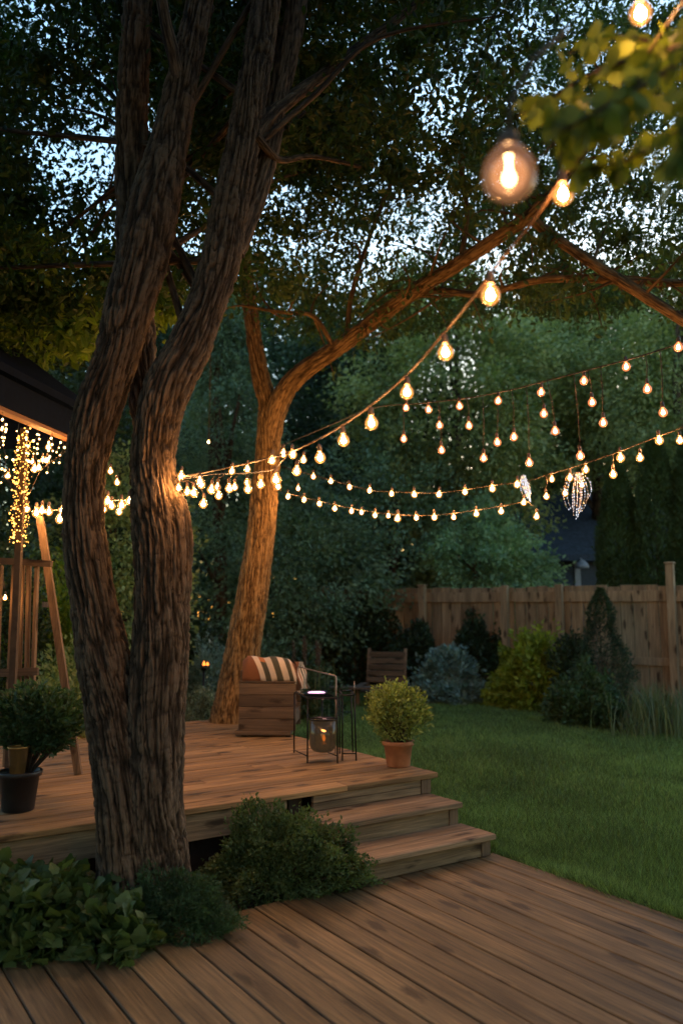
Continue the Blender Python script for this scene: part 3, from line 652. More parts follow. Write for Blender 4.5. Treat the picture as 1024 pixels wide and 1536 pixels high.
for x in (-.98, -.60, -.22): b.box(wx + x, wx + x + .05, hy + .40, hy + .45, .93, 2.33)
o = link('frame', b.mesh('frame'), M['navywall']); o.parent = w; o.matrix_parent_inverse = (Matrix.Translation(hs.location)).inverted()
b = MB(); p = at(872, 840, hy - .1); b.lathe([(0, .0), (.05, .0), (.16, -.12), (.17, -.2), (0, -.2)], 16, p); b.tube([p, p + Vector((0, .3, .12))], .02); b.build('wall_lamp', M['white'], hs, True)

# ================================================================= FENCE
fa, fb = Vector((1.57, 15.0, -.08)), Vector((5.22, 12.5, -.08)); fd = (fb - fa).normalized(); ang = math.atan2(fd.y, fd.x)
fence = empty('fence', fa, 'brown board fence with top rail and posts behind the shrubs', 'fence', None, ang)
b = MB(); x = -3.6; FH = 1.93
while x < 7.6:
    w = .185 + random.uniform(-.012, .01); b.box(x, x + w, -.012, .012, .06 + random.uniform(-.02, .02), FH - .02 + random.uniform(-.015, .018), None, .004); x += w + .012
    if x > 0 and random.random() < .12: x += .008
b.build('board', M['fence'], fence)
b = MB(); b.box(-3.6, 7.6, -.052, -.014, FH - .27, FH - .10); b.build('top_rail', M['copper'] if False else M['fence'], fence)
b = MB(); b.box(-3.6, 7.6, -.052, -.014, .68, .80); b.build('middle_rail', M['fence'], fence)
for x, h in ((-2.2, 0), (-.05, .0), (1.55, -.01), (2.5, -.005), (4.25, .28), (6.3, .05)):
    b = MB(); b.box(x - .055, x + .055, -.165, -.054, 0, FH + .02 + h, None, .006)
    if h > -.004: b.box(x - .07, x + .07, -.18, -.04, FH + .022 + h, FH + .05 + h, None, .008)
    b.build('post', M['fence'], fence)

# ================================================================= SHRUBS
def shrub(name, px, py, Y, w, h, mat, n, size, label, z=-.04, tmpl=T_LEAF4, cat='shrub', seed=0, kind='mound', group=None, depth=None, lump=.75, off=.0):
    """px,py = where the base stands in the photo is converted to the ground once; w,h in metres"""
    rng = np.random.default_rng(300 + seed); x0 = at(px, py, Y).x
    root = empty(name, (x0, Y, z), label, cat, group)
    a = rng.uniform(0, 6.283, n); dep = depth or w
    if kind == 'mound':
        dr = rand_dirs(rng, n); dr[:, 2] = np.abs(dr[:, 2]) * 1.05 - .05
        lm = 1 - lump / 2 + lump * vnoise(dr * 3.1 + seed, seed) + .18 * (vnoise(dr * 9 + seed, seed + 1) - .5)
        q = 1 - np.abs(rng.normal(size=n)) * .16; q = np.clip(q, .2, 1.05)
        P = np.stack([dr[:, 0] * w / 2, dr[:, 1] * dep / 2, np.maximum(dr[:, 2], 0) * h], 1) * (lm * q)[:, None]; out = dr
        ns = int(w * 60) + 14; ms = 10; A = rand_dirs(rng, ns); A[:, 2] = np.abs(A[:, 2]); tt = np.linspace(.72, 1, ms)[None, :, None]
        E = A * np.array([w / 2, dep / 2, h]) * rng.uniform(.98, 1.28, (ns, 1)); Sg = (E[:, None] * tt + rng.normal(size=(ns, ms, 3)) * size * .3).reshape(-1, 3)
        P = np.vstack([P, Sg]); out = np.vstack([out, np.repeat(A, ms, 0)])
    elif kind == 'cone':
        t = rng.uniform(0, 1, n) ** 1.3; lm = .30 + 1.05 * vnoise(np.stack([np.cos(a) * 2.2, np.sin(a) * 2.2, t * 6], 1), seed) + .3 * vnoise(np.stack([np.cos(a) * 5, np.sin(a) * 5, t * 17], 1), seed + 1)
        rr = w / 2 * (1 - t) ** .75 * lm * np.clip(1 - np.abs(rng.normal(size=n)) * .18, .2, 1.1)
        P = np.stack([rr * np.cos(a), rr * np.sin(a) * dep / w, t * h], 1); out = np.stack([np.cos(a), np.sin(a), np.full(n, .5)], 1)
    foliage('foliage', P, size, mat, root, tmpl, rng, out, droop=.05, upn=.5)
    b = MB()
    for j in range(14):
        k = rng.integers(n); p = Vector(P[k]) * .85; b.tube([(p.x * .08, p.y * .08, 0), (p.x * .5, p.y * .5, p.z * .55), tuple(p)], [.011, .007, .003], 5)
    b.build('stem', M['twig'], root)
    return root
shrub('shrub', 668, 1030, 13.6, 1.30, .72, M['l_silver'], 9000, .075, 'low silvery blue shrub nearest the wooden lawn chair', seed=1)
shrub('shrub', 722, 1020, 14.3, 1.0, 1.28, M['l_dark'], 9000, .08, 'dark upright shrub against the fence behind the silvery shrub', seed=2)
shrub('shrub', 808, 1050, 12.7, 1.25, 1.12, M['l_lime'], 11000, .085, 'bright yellow green shrub in front of the fence', seed=3, lump=.7)
shrub('shrub', 905, 1060, 12.0, 1.15, 1.80, M['l_dark'], 9500, .06, 'dark pointed conifer shrub standing against the fence', seed=4, kind='cone', tmpl=T_SPRAY)
shrub('shrub', 862, 1050, 12.3, .9, .95, M['l_dark'], 7000, .06, 'dark green shrub between the lime shrub and the pointed conifer', seed=14)
shrub('shrub', 880, 1080, 10.9, 1.0, .66, M['l_juniper'], 9000, .06, 'low spreading dark shrub at the corner of the lawn', seed=5)
shrub('shrub', 615, 1015, 14.6, .9, 1.05, M['l_dark'], 7000, .08, 'dark shrub behind the wooden lawn chair', seed=6)
shrub('shrub', 545, 1020, 15.6, 1.6, 1.6, M['l_dark'], 9000, .09, 'tall dark shrub left of the wooden lawn chair', seed=7)
shrub('shrub', 302, 1078, 8.9, .62, .50 + .1, M['l_silvergreen'], 12000, .035, 'rounded grey green shrub left of the leaning trunk', seed=8, z=.0, lump=.3)
shrub('shrub', 318, 1000, 11.4, .85, .95, M['l_silver'], 5000, .08, 'teal leaved shrub behind the rounded grey green shrub', seed=9, tmpl=T_SPRAY)
shrub('shrub', 430, 1010, 11.6, 1.3, .85, M['l_dark'], 8000, .08, 'dark low shrub behind the armchair', seed=10)
shrub('shrub', 250, 1000, 12.6, 1.8, 1.5, M['l_dark'], 9000, .09, 'wide dark shrub far behind the double stemmed tree', seed=11)
shrub('shrub', 105, 1120, 7.6, 1.0, .95, M['l_mid'], 12000, .05, 'leafy green shrub behind the wooden ladder', z=.0, seed=12)
shrub('shrub', 92, 1040, 8.6, 1.2, 1.7, M['l_warmlit'], 12000, .06, 'taller yellow green shrub behind the ladder catching lamp light', z=.0, seed=13)
shrub('shrub', -10, 1080, 8.2, 1.3, 1.9, M['l_dark'], 12000, .06, 'dark shrub behind the slatted screen at the left edge', z=.0, seed=15)
# planting in front
shrub('shrub', 418, 1345, 4.64, .84, .40, M['l_box'], 26000, .022, 'dense rounded boxwood shrub beside the deck steps', z=-.03, seed=20, lump=.8, depth=.55, tmpl=T_LEAF6)
shrub('shrub', 258, 1385, 4.02, .62, .25, M['l_juniper'], 16000, .028, 'fine leaved juniper mound at the foot of the double stemmed tree', z=-.03, seed=21, tmpl=T_SPRAY, depth=.36)
shrub('plant', 45, 1410, 3.95, .80, .27, M['l_hosta'], 1500, .062, 'clump of broad lobed leaves in the bottom left corner', z=-.03, seed=22, tmpl=T_LOBED, cat='plant', depth=.6, lump=.3)
shrub('plant', 168, 1420, 3.84, .34, .17, M['l_hosta'], 230, .062, 'small clump of lobed leaves spilling onto the lower deck', z=-.03, seed=23, tmpl=T_LOBED, cat='plant', lump=.3)
# upright grasses and perennials
def reeds(name, px, Y, w, h, n, mat, label, seed, spread=.25, bw=.012, z=-.04, cat='plant'):
    rng = np.random.default_rng(seed); root = empty(name, (at(px, 900, Y).x, Y, z), label, cat)
    p = rng.normal(size=(n, 2)) * w / 4; hh = h * rng.uniform(.55, 1.0, n); dirx = rng.normal(size=(n, 2)) * spread * hh[:, None]
    a = rng.uniform(0, 3.14, n); sx = np.stack([np.cos(a), np.sin(a), 0 * a], 1) * bw / 2
    k = np.linspace(0, 1, 5); V = []
    for t in k:
        c = np.stack([p[:, 0] + dirx[:, 0] * t ** 2, p[:, 1] + dirx[:, 1] * t ** 2, hh * (t - .12 * t ** 3)], 1); s = sx * (1 - t ** 2 * .97)
        V += [c - s, c + s]
    V = np.stack(V, 1); base = (np.arange(n) * 10)[:, None, None]
    f = np.array([(0, 1, 3, 2), (2, 3, 5, 4), (4, 5, 7, 6), (6, 7, 9, 8)])[None]
    link('blades', np_mesh('blades', V.reshape(-1, 3), (base + f).reshape(-1, 4)), mat, root)
    return root
reeds('grass_clump', 985, 10.3, 1.2, .75, 420, M['reed'], 'tall strappy grass clump beside the fence post at the right edge', 1, .22, .016)
reeds('grass_clump', 940, 9.9, .4, .34, 70, M['reed'], 'small pale grass tuft at the bed edge', 2, .45, .012)
reeds('perennial', 408, 11.0, .5, 1.15, 150, M['reed'], 'tall spiky perennial right of the leaning trunk', 3, .08, .02)
reeds('perennial', 437, 11.2, .35, .95, 90, M['l_silver'], 'spiky blue perennial behind the striped blanket', 4, .1, .025)
r = reeds('perennial', 470, 11.3, .5, 1.05, 60, M['reed'], 'flower stalks standing behind the wire side table', 5, .14, .02)
b = MB()
for i in range(5):
    x = random.uniform(-.22, .22); h = random.uniform(.95, 1.3); b.tube([(x, 0, 0), (x * 1.1, 0, h * .6), (x * 1.3 + .03, 0, h)], [.006, .006, .004], 5)
    for k in range(14): b.lathe([(0, .02), (.016, 0), (0, -.02)], 5, (x * 1.25 + random.uniform(-.012, .012), random.uniform(-.02, .02), h * (.72 + .02 * k)))
b.build('flower_spike', M['twig'], r)
# ================================================================= ARMCHAIR with striped blanket
ca = math.radians(-3)
cl = on(362, 1100, DZ); chairx = at(362, 1060, cl.y + .0)
ch = empty('armchair', (cl.x, 7.18, DZ + .001), 'boxy slatted timber armchair on the raised deck in front of the leaning trunk', 'armchair', None, ca)
W = .49; D = .42
def planks(b, x0, x1, y0, y1, z0, z1, n, gap=.004):
    h = (z1 - z0) / n
    for i in range(n): b.box(x0, x1, y0, y1, z0 + i * h, z0 + (i + 1) * h - gap, None, .003)
b = MB(); planks(b, .0, W, .0, .028, .055, .455, 4); b.build('side_panel', M['oldwoodx'], ch)
b = MB(); planks(b, .0, W, D - .028, D, .055, .455, 4); b.build('side_panel', M['oldwoodx'], ch)
b = MB(); planks(b, .0, .026, .031, D - .031, .055, .56, 5); b.build('backrest', M['oldwoodx'], ch)
b = MB(); b.box(.028, W - .01, .031, D - .031, .19, .215); b.box(W - .035, W - .008, .031, D - .031, .10, .187); b.build('seat', M['oldwoodx'], ch)
b = MB(); b.box(-.03, W - .04, -.012, D - .05, .014, .052, None, .006); b.build('plinth', M['oldwoodx'], ch)
for x, y in ((.02, .03), (W - .09, .03), (.02, D - .1), (W - .12, D - .12)):
    b = MB(); b.box(x, x + .045, y, y + .045, 0, .013, None, .002); b.build('foot', M['black'], ch)
b = MB(); b.box(-.004, W + .004, -.008, .034, .457, .472, None, .003); b.build('armrest', M['oldwoodx'], ch)
# metal arm rail running on to the table side
p0 = at(447, 1000, 7.2); p1 = at(503, 1014, 6.35); p2 = Vector((p1.x, p1.y, DZ + .01))
b = MB(); b.tube([p0, p1, p1 + Vector((.006, 0, -.01)), p2], .0055, 8); b.build('arm_rail', M['rod'], ch, True)
# blanket folded over the near side
m, nt_, bs, out = newmat('striped_blanket')
tc = N(nt_, 'ShaderNodeTexCoord'); uvn = nt_.nodes.new('ShaderNodeSeparateXYZ'); nt_.links.new(tc.outputs['UV'], uvn.inputs[0])
cream, rust, olive, tan = (.58, .46, .36), (.17, .062, .024), (.06, .055, .035), (.34, .13, .045)
us = mathn(nt_, 'ADD', uvn.outputs[0], mathn(nt_, 'MULTIPLY', mathn(nt_, 'SUBTRACT', uvn.outputs[1], .5), .34))
sf = [(0, rust), (.16, cream), (.26, tan), (.37, cream), (.475, olive), (.60, cream), (.71, olive), (.80, cream), (.87, rust), (.95, olive)]
sf2 = [(0, rust), (.16, cream), (.26, olive), (.37, cream), (.475, olive), (.60, cream), (.71, olive), (.80, cream), (.87, rust), (.95, olive)]
ca1 = ramp(nt_, us, sf, 'CONSTANT'); ca2 = ramp(nt_, us, sf2, 'CONSTANT')
sel = mathn(nt_, 'GREATER_THAN', uvn.outputs[1], .30); cc = mixc(nt_, sel, ca2, ca1)
wn = N(nt_, 'ShaderNodeTexNoise', i_Scale=260.0, i_Detail=2.0); nt_.links.new(tc.outputs['Object'], wn.inputs['Vector'])
cc = mixc(nt_, .5, cc, ramp(nt_, wn.outputs[0], [(.3, (.55, .55, .55)), (.7, (1.15, 1.15, 1.15))]), 'MULTIPLY')
nt_.links.new(cc, bs.inputs['Base Color']); bs.inputs['Roughness'].default_value = .95
bp = N(nt_, 'ShaderNodeBump', i_Strength=.6, i_Distance=.003); nt_.links.new(wn.outputs[0], bp.inputs['Height']); nt_.links.new(bp.outputs[0], bs.inputs['Normal'])
M['blanket'] = m
bk = empty('blanket', (cl.x, 7.18, DZ), 'folded blanket striped cream, rust and olive draped over the armchair', 'blanket', None, ca)
def cloth(name, nu, nv, fn, thick, mat, parent):
    V = []; 
    for sgn in (0, 1):
        for j in range(nv + 1):
            for i in range(nu + 1): V.append(fn(i / nu, j / nv, thick * sgn))
    V = np.array(V, float); n = (nu + 1) * (nv + 1); fs = []
    idx = lambda i, j, s: s * n + j * (nu + 1) + i
    for j in range(nv):
        for i in range(nu):
            fs.append((idx(i, j, 0), idx(i + 1, j, 0), idx(i + 1, j + 1, 0), idx(i, j + 1, 0))); fs.append((idx(i, j, 1), idx(i, j + 1, 1), idx(i + 1, j + 1, 1), idx(i + 1, j, 1)))
    for i in range(nu): fs += [(idx(i, 0, 0), idx(i, 0, 1), idx(i + 1, 0, 1), idx(i + 1, 0, 0)), (idx(i, nv, 0), idx(i + 1, nv, 0), idx(i + 1, nv, 1), idx(i, nv, 1))]
    for j in range(nv): fs += [(idx(0, j, 0), idx(0, j + 1, 0), idx(0, j + 1, 1), idx(0, j, 1)), (idx(nu, j, 0), idx(nu, j, 1), idx(nu, j + 1, 1), idx(nu, j + 1, 0))]
    me = np_mesh(name, V, [np.array(fs)], True); uv = me.uv_layers.new(name='UVMap')
    li = np.zeros(len(me.loops), np.int32); me.loops.foreach_get('vertex_index', li); k = li % n
    uv.data.foreach_set('uv', np.stack([(k % (nu + 1)) / nu, (k // (nu + 1)) / nv], 1).astype(np.float32).ravel())
    return link(name, me, mat, parent)
def fold(u, v, t):
    # v 0: hem lying on the near side, 1: far side down inside; profile arches over the near arm
    a = v * math.pi * .95; top = .185 * math.sin(min(a, math.pi)) ** .7 if 0 < a < math.pi else 0
    x = .01 + u * (W - .015) + .030 * (v - .5) * -1.0 + .004 * math.sin(9 * v + 5 * u)
    sag = .012 * math.sin(u * 11 + 1) * math.sin(a) + .010 * math.sin(u * 23 + v * 4) * (1 - v)
    end = max(0, u - .86) / .14
    z = .468 + (top * (1.04 - .10 * u + .05 * math.sin(3.2 * u + .6)) + sag * .7) * (1 - .22 * end) * (1 - .25 * max(0, .1 - u) / .1) - .02 * end ** 2
    y = .012 + .26 * (1 - math.cos(a)) / 2 - .008 * math.sin(u * 14)
    n = (math.cos(a) * .0, -math.cos(a) * .5, 1)
    return (x, y - t * math.cos(a), z + t * max(.3, math.sin(a)))
cloth('cloth', 70, 40, fold, .010, M['blanket'], bk)
def tail(u, v, t):
    # the loose end folded over the open front, hanging down to the right
    a = v; x = W - .02 + .06 * u + .055 * a ** 1.4 + .01 * math.sin(a * 9 + u * 4); z = .635 - .012 * u - .235 * a ** 1.1; y = .03 + .18 * u + t + .01 * math.sin(a * 7)
    return (x + t, y, z)
def tailuv(u, v, t): return tail(u, v, t)
cloth('folded_end', 16, 24, tailuv, .010, M['blanket'], bk)
for i in range(1): pass
# seat cushion underneath, seen as the filling behind the blanket
b = MB()
prof = []
b.box(.035, W - .03, .06, D - .06, .217, .30, None, .03); b.build('seat_cushion', plain('rust_cushion', (.22, .075, .035), .9), ch)

# ================================================================= WIRE SIDE TABLES
A_, B_, C_, D_ = on(441, 1129, DZ), on(461, 1145, DZ), on(506, 1145, DZ), on(534, 1141, DZ)
E_ = A_ + (C_ - B_)
TZ = .455
tb = empty('side_table', ((A_ + C_) / 2), 'black wire side table with thin legs and a glass top next to the armchair', 'side table')
def rod(name, pts, r, parent, mat=M['black']):
    b = MB()
    for p, q in zip(pts[:-1], pts[1:]): b.tube([p, q], r, 8)
    return b.build(name, mat, parent, True)
zt = Vector((0, 0, TZ))
for p in (A_, B_, C_, E_): rod('leg', [p + Vector((0, 0, .001)), p + zt], .0058, tb)
rod('top_frame', [A_ + zt, B_ + zt, C_ + zt, E_ + zt, A_ + zt], .006, tb)
rod('brace', [A_ + Vector((0, 0, .02)), B_ + Vector((0, 0, .05))], .0045, tb); rod('brace', [E_ + Vector((0, 0, .02)), C_ + Vector((0, 0, .05))], .0045, tb)
z3 = Vector((0, 0, .315)); rod('hanging_bar', [B_ + z3, C_ + z3], .0045, tb)
b = MB(); g = [p + Vector((0, 0, TZ + .0065)) for p in (A_, B_, C_, E_)]; b.add(g + [p + Vector((0, 0, .006)) for p in g], [(3, 2, 1, 0), (4, 5, 6, 7), (0, 1, 5, 4), (1, 2, 6, 5), (2, 3, 7, 6), (3, 0, 4, 7)]); b.build('glass_top', M['clear'], tb, True)
st = empty('wire_stand', (C_ + D_) / 2, 'narrow black wire stand right of the side table, open and without shelves', 'plant stand')
G1 = C_ + Vector((.035, .10, 0)); D1 = D_; H1 = D_ + Vector((-.02, .34, 0)); I1 = G1 + Vector((-.02, .28, 0)); zz = Vector((0, 0, .468)); zc = Vector((.0, 0, .468))
for p, lean in ((G1, 0), (D1, -.012), (H1, -.012), (I1, 0)): rod('leg', [p + Vector((0, 0, .001)), p + zz + Vector((lean, 0, 0))], .0055, st)
q = [G1 + zz, D1 + zz + Vector((-.012, 0, 0)), H1 + zz + Vector((-.012, 0, 0)), I1 + zz]
rod('top_frame', q + [q[0]], .0055, st); rod('brace', [G1 + Vector((0, 0, .05)), D1 + Vector((0, 0, .05))], .0045, st)
rod('upright', [q[1], q[1] + Vector((.0, 0, .10))], .003, st, M['rod'])
# added glowing dish that imitates the reflection on the glass top
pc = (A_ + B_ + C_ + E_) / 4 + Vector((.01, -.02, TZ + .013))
pl = empty('reflection_dish', pc, 'shallow glass dish with an added pinkish white glow imitating a reflection on the side table', 'reflection')
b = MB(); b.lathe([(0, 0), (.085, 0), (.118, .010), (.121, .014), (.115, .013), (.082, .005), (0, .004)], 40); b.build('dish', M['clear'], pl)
b = MB(); b.lathe([(0, .0055), (.062, .0055), (.064, .009), (.058, .012), (0, .012)], 40); b.build('reflection_disc', M['reflectpink'], pl)
# smoked glass lantern hanging from the bar
mid = (B_ + C_) / 2 + Vector((0, .104, 0))
ln = empty('lantern', mid + Vector((0, 0, .06)), 'round bottomed smoked glass lantern with a lit bulb under the side table', 'lantern')
b = MB(); R = .098
b.lathe([(0, .0), (.04, .002), (.07, .010), (.088, .028), (R, .055), (R + .001, .12), (R, .235), (R - .003, .235), (R - .003, .055), (.085, .031), (.068, .013), (.04, .005), (0, .003)], 40); b.build('glass_shade', M['smoke'], ln)
b = MB(); b.lathe([(R + .002, .232), (R + .003, .236), (R + .002, .240), (R - .004, .240), (R - .004, .232), (R + .002, .232)], 40)
rimo = b.build('rim', M['black'], ln)
b = MB(); b.tube([(0, -R, .236), (0, 0, .246), (0, R, .236)], .003); b.tube([(0, 0, .246), (.0, -.03, .21), (.01, -.03, .195)], .004); b.build('hanger', M['black'], ln)
b = MB(); b.lathe([(0, -.028), (.016, -.024), (.027, -.005), (.026, .010), (.014, .026), (0, .028)], 20, (.01, -.03, .175)); b.build('bulb', emis('lantern_bulb_glow', (1, .50, .42), 20), ln)
b = MB(); b.lathe([(0, -.034), (.010, -.020), (.013, -.006), (.006, .012), (0, .022)], 12, (.008, -.03, .112)); b.build('flame', M['flame'], ln)
b = MB(); b.lathe([(0, 0), (.035, 0), (.035, .055), (.03, .06), (0, .06)], 20, (.004, -.02, .008)); b.build('candle', plain('amber_wax', (.35, .19, .06), .5), ln)

# ================================================================= TERRACOTTA POT + SHRUB
def pot_obj(parent, mat, r0, r1, h, rim, soil=True):
    b = MB(); b.lathe([(0, .0), (r0, .0), (r0 + .003, .004), (r1 - .006, h - rim), (r1 + .006, h - rim + .002), (r1 + .010, h - .004), (r1 + .007, h), (r1 - .004, h), (r1 - .010, h - .02), (r1 - .016, h - .03), (0, h - .03)], 48); b.build('pot', mat, parent)
    if soil: b = MB(); b.lathe([(0, h - .018), (r1 - .013, h - .024)], 30); b.build('soil', M['soil'], parent)
tp = on(597, 1152, DZ); tp.y += .07
ts = empty('potted_shrub', (at(597, 1140, tp.y).x, tp.y, DZ + .002), 'small leafy shrub in a terracotta pot at the corner of the raised deck', 'potted plant')
pot_obj(ts, M['terra'], .078, .106, .175, .032)
rng = np.random.default_rng(55); n = 3300
dr = rand_dirs(rng, n); q = np.clip(1 - np.abs(rng.normal(size=n)) * .26, .1, 1.08); lm = .58 + .55 * vnoise(dr * 2.6 + 2, 3) + .32 * vnoise(dr * 7 + 2, 4)
P = np.stack([dr[:, 0] * .195, dr[:, 1] * .18, .36 + dr[:, 2] * .185], 1); P = (P - np.array([0, 0, .34])) * (q * lm)[:, None] + np.array([0, 0, .34])
P = P[P[:, 2] > .165]
sp = []
for i in range(150):
    a = rand_dirs(rng, 1)[0]; a[2] = abs(a[2]) * 1.2 - .1; tipp = np.array([0, 0, .34]) + a * np.array([.235, .2, .215]) * rng.uniform(.75, 1.16)
    for t in np.linspace(.6, 1, 9): sp.append(np.array([0, 0, .30]) * (1 - t) + tipp * t + rng.normal(size=3) * .006)
P = np.vstack([P, np.array(sp)])
foliage('foliage', P, .027, M['l_pot'], ts, T_LEAF6, rng, norm(P - np.array([0, 0, .25])), droop=.15, upn=.5)
b = MB()
for j in range(60):
    p = Vector(P[rng.integers(len(P))]); b.tube([(p.x * .1, p.y * .1, .15), (p.x * .5, p.y * .5, .15 + (p.z - .15) * .5), p * 1.02], [.004, .003, .0012], 5)
b.build('stem', M['twig'], ts)

# ================================================================= BLACK POT, candle jar (left edge)
bp_ = on(28, 1222, DZ); bp_.y += .1; bx = at(28, 1200, bp_.y).x
bs_ = empty('potted_shrub', (bx, bp_.y, DZ + .002), 'bushy dark plant in a black plastic pot at the left edge of the raised deck', 'potted plant')
pot_obj(bs_, M['blackpot'], .082, .112, .21, .03)
n = 5200; rng = np.random.default_rng(56); dr = rand_dirs(rng, n); q = np.clip(1 - np.abs(rng.normal(size=n)) * .22, .1, 1.08); lm = .72 + .5 * vnoise(dr * 3 + 5, 8)
P = np.array([.04, .12, .46]) + np.stack([dr[:, 0] * .25, dr[:, 1] * .2, dr[:, 2] * .20], 1) * (q * lm)[:, None]
foliage('foliage', P, .034, M['l_juniper'], bs_, T_LEAF6, rng, norm(P - np.array([0.04, .1, .3])), droop=.1, upn=.5)
b = MB()
for j in range(40):
    p = Vector(P[rng.integers(len(P))]); b.tube([(.02 + p.x * .1, .05, .19), (p.x * .5 + .02, p.y * .5 + .03, .3), p], [.006, .004, .0015], 5)
b.build('stem', M['twig'], bs_)
jr = empty('candle_jar', (bx + .005, bp_.y - .045, DZ + .196), 'tapered amber glass candle jar standing in the black pot', 'candle jar')
b = MB(); b.lathe([(0, 0), (.036, 0), (.040, .004), (.054, .145), (.056, .150), (.051, .150), (.037, .008), (0, .006)], 28); b.build('glass', M['amberglass'], jr)
b = MB(); b.lathe([(0, .009), (.034, .009), (.040, .062), (0, .062)], 24); b.build('candle', plain('tan_wax', (.14, .10, .05), .6), jr)
b = MB(); b.lathe([(.0545, .145), (.058, .149), (.0565, .154), (.051, .152), (.0545, .145)], 28); b.build('rim', M['brass'], jr)

# ================================================================= LADDER + SLATTED SCREEN (left)
f = on(118, 1162, DZ); topl = at(60, 775, 5.75); ld = empty('ladder', (f.x, f.y, DZ), 'leaning wooden ladder with few rungs between the screen and the big tree', 'ladder')
b = MB(); b.beam(f + Vector((0, 0, .002)), topl, .048, .030); b.build('rail', M['oldwood'], ld, True)
f2 = f + Vector((-.12, .36, .0)); top2 = topl + Vector((-.06, .2, -.02))
b = MB(); b.beam(f2 + Vector((0, 0, .002)), top2, .042, .028); b.build('rail', M['oldwood'], ld, True)
for t in (.30, .645):
    p = f.lerp(topl, t); q = f2.lerp(top2, t); q = p + Vector((-.085, .06, 0)); b = MB(); b.beam(p, q, .030, .038); b.build('rung', M['oldwood'], ld, True)
sc = empty('slatted_screen', (at(30, 1100, 5.55).x, 5.55, DZ), 'weathered wooden slat screen with a top rail at the left edge', 'screen')
b = MB()
for x0, x1, y1 in ((28, 4, 1100), (24, 24, 1092), (44, 28, 1060), (50, 46, 1110), (62, 48, 1130), (70, 55, 1140)):
    p, q = at(x0, 846, 5.5), at(x1, y1, 5.5 + random.uniform(.0, .015)); q.z = max(q.z, DZ + .002); q.z = DZ + .002
    pass
for x0, x1, w_, dy in ((22, 8, .040, 0), (35, 25, .030, .012), (44, 38, .046, .004), (56, 46, .042, .0), (2, -10, .044, .01), (-20, -26, .04, 0), (-38, -42, .04, .008)):
    b.beam(at(x1, 1150, 5.5 + dy), at(x0, 848, 5.5 + dy), .020, w_)
b.build('slat', M['oldwood'], sc, True)
b = MB(); b.beam(at(-60, 838, 5.48), at(78, 846, 5.48), .05, .042); b.build('top_rail', M['oldwoodx'], sc, True)
b = MB(); b.beam(at(-60, 1012, 5.47), at(58, 1007, 5.47), .022, .05); b.build('lower_rail', M['oldwoodx'], sc, True)

# ================================================================= LAWN CHAIR (far)
lc = empty('lawn_chair', at(575, 1045, 13.2).xy.to_3d() + Vector((0, 0, -.045)), 'low wooden slatted garden chair standing empty at the far end of the lawn', 'garden chair', None, math.radians(-12))
b = MB()
for i in range(5): zz_ = .33 + .098 * i; b.box(-.30, .30, .18 + .05 * i, .20 + .05 * i, zz_, zz_ + .088, None, .004)
b.build('backrest', M['oldwoodx'], lc)
for s in (-1, 1):
    b = MB(); b.beam((s * .30, .14, .0), (s * .30, .44, .86), .05, .03); b.build('rear_leg', M['oldwood'], lc)
    b = MB(); b.box(s * .33 - .025, s * .33 + .025, -.48, -.42, 0, .30); b.build('front_leg', M['oldwood'], lc)
    b = MB(); b.box(s * .34 - .05, s * .34 + .05, -.52, .22, .302, .325); b.build('armrest', M['oldwoodx'], lc)
b = MB()
for i in range(6): b.box(-.29, .29, -.48 + i * .105, -.385 + i * .105, .235, .255)
b.build('seat', M['oldwoodx'], lc)
bn = empty('low_bench', at(548, 1045, 12.7).xy.to_3d() + Vector((0, 0, -.045)), 'long low dark slatted bench beside the wooden garden chair', 'bench', None, math.radians(-4))
b = MB()
for i in range(3): b.box(-.55, .62, -.15 + .1 * i, -.06 + .1 * i, .30, .33)
b.build('seat', M['oldwoodx'], bn)
for x in (-.5, .55):
    b = MB(); b.box(x - .03, x + .03, -.12, .12, 0, .298); b.build('leg', M['oldwoodx'], bn)

# ================================================================= PAVILION (left)
E0, E1 = at(0, 606, 4.8), at(112, 654, 5.75); dirp = (E1 - E0); dirp.z = 0; dirp.normalize(); Ez = E0.z
pv = empty('pavilion', (-3.2, 5.0, DZ), 'dark navy roofed garden pavilion at the left edge with cedar eave trim', 'pavilion', None, 0)
s0 = E0 - dirp * 2.6; s1 = E0 + dirp * 1.35; nl = Vector((-dirp.y, dirp.x, 0))
def strip(o0, o1, za, zb, back, b, zs=0):
    p = [s0 + nl * o0, s1 + nl * o0, s1 + nl * (o0 + back), s0 + nl * (o0 + back)]
    lo = [Vector((v.x, v.y, Ez + za)) for v in p]; hi = [Vector((v.x, v.y, Ez + zb)) for v in p]
    b.add(lo + hi, [(3, 2, 1, 0), (4, 5, 6, 7), (0, 1, 5, 4), (1, 2, 6, 5), (2, 3, 7, 6), (3, 0, 4, 7)])
b = MB(); strip(0, 0, .0, .18, .05, b); b.build('fascia', M['roofdark'], pv, True)
b = MB(); strip(.012, 0, -.026, -.002, .07, b); b.build('eave_trim', M['copper'], pv, True)
b = MB()                                                    # roof slab rising away from the eave
p = [s0 + nl * -.05, s1 + nl * -.05, s1 + nl * 1.5, s0 + nl * 1.5]; zl = [.185, .185, 1.35, 1.35]
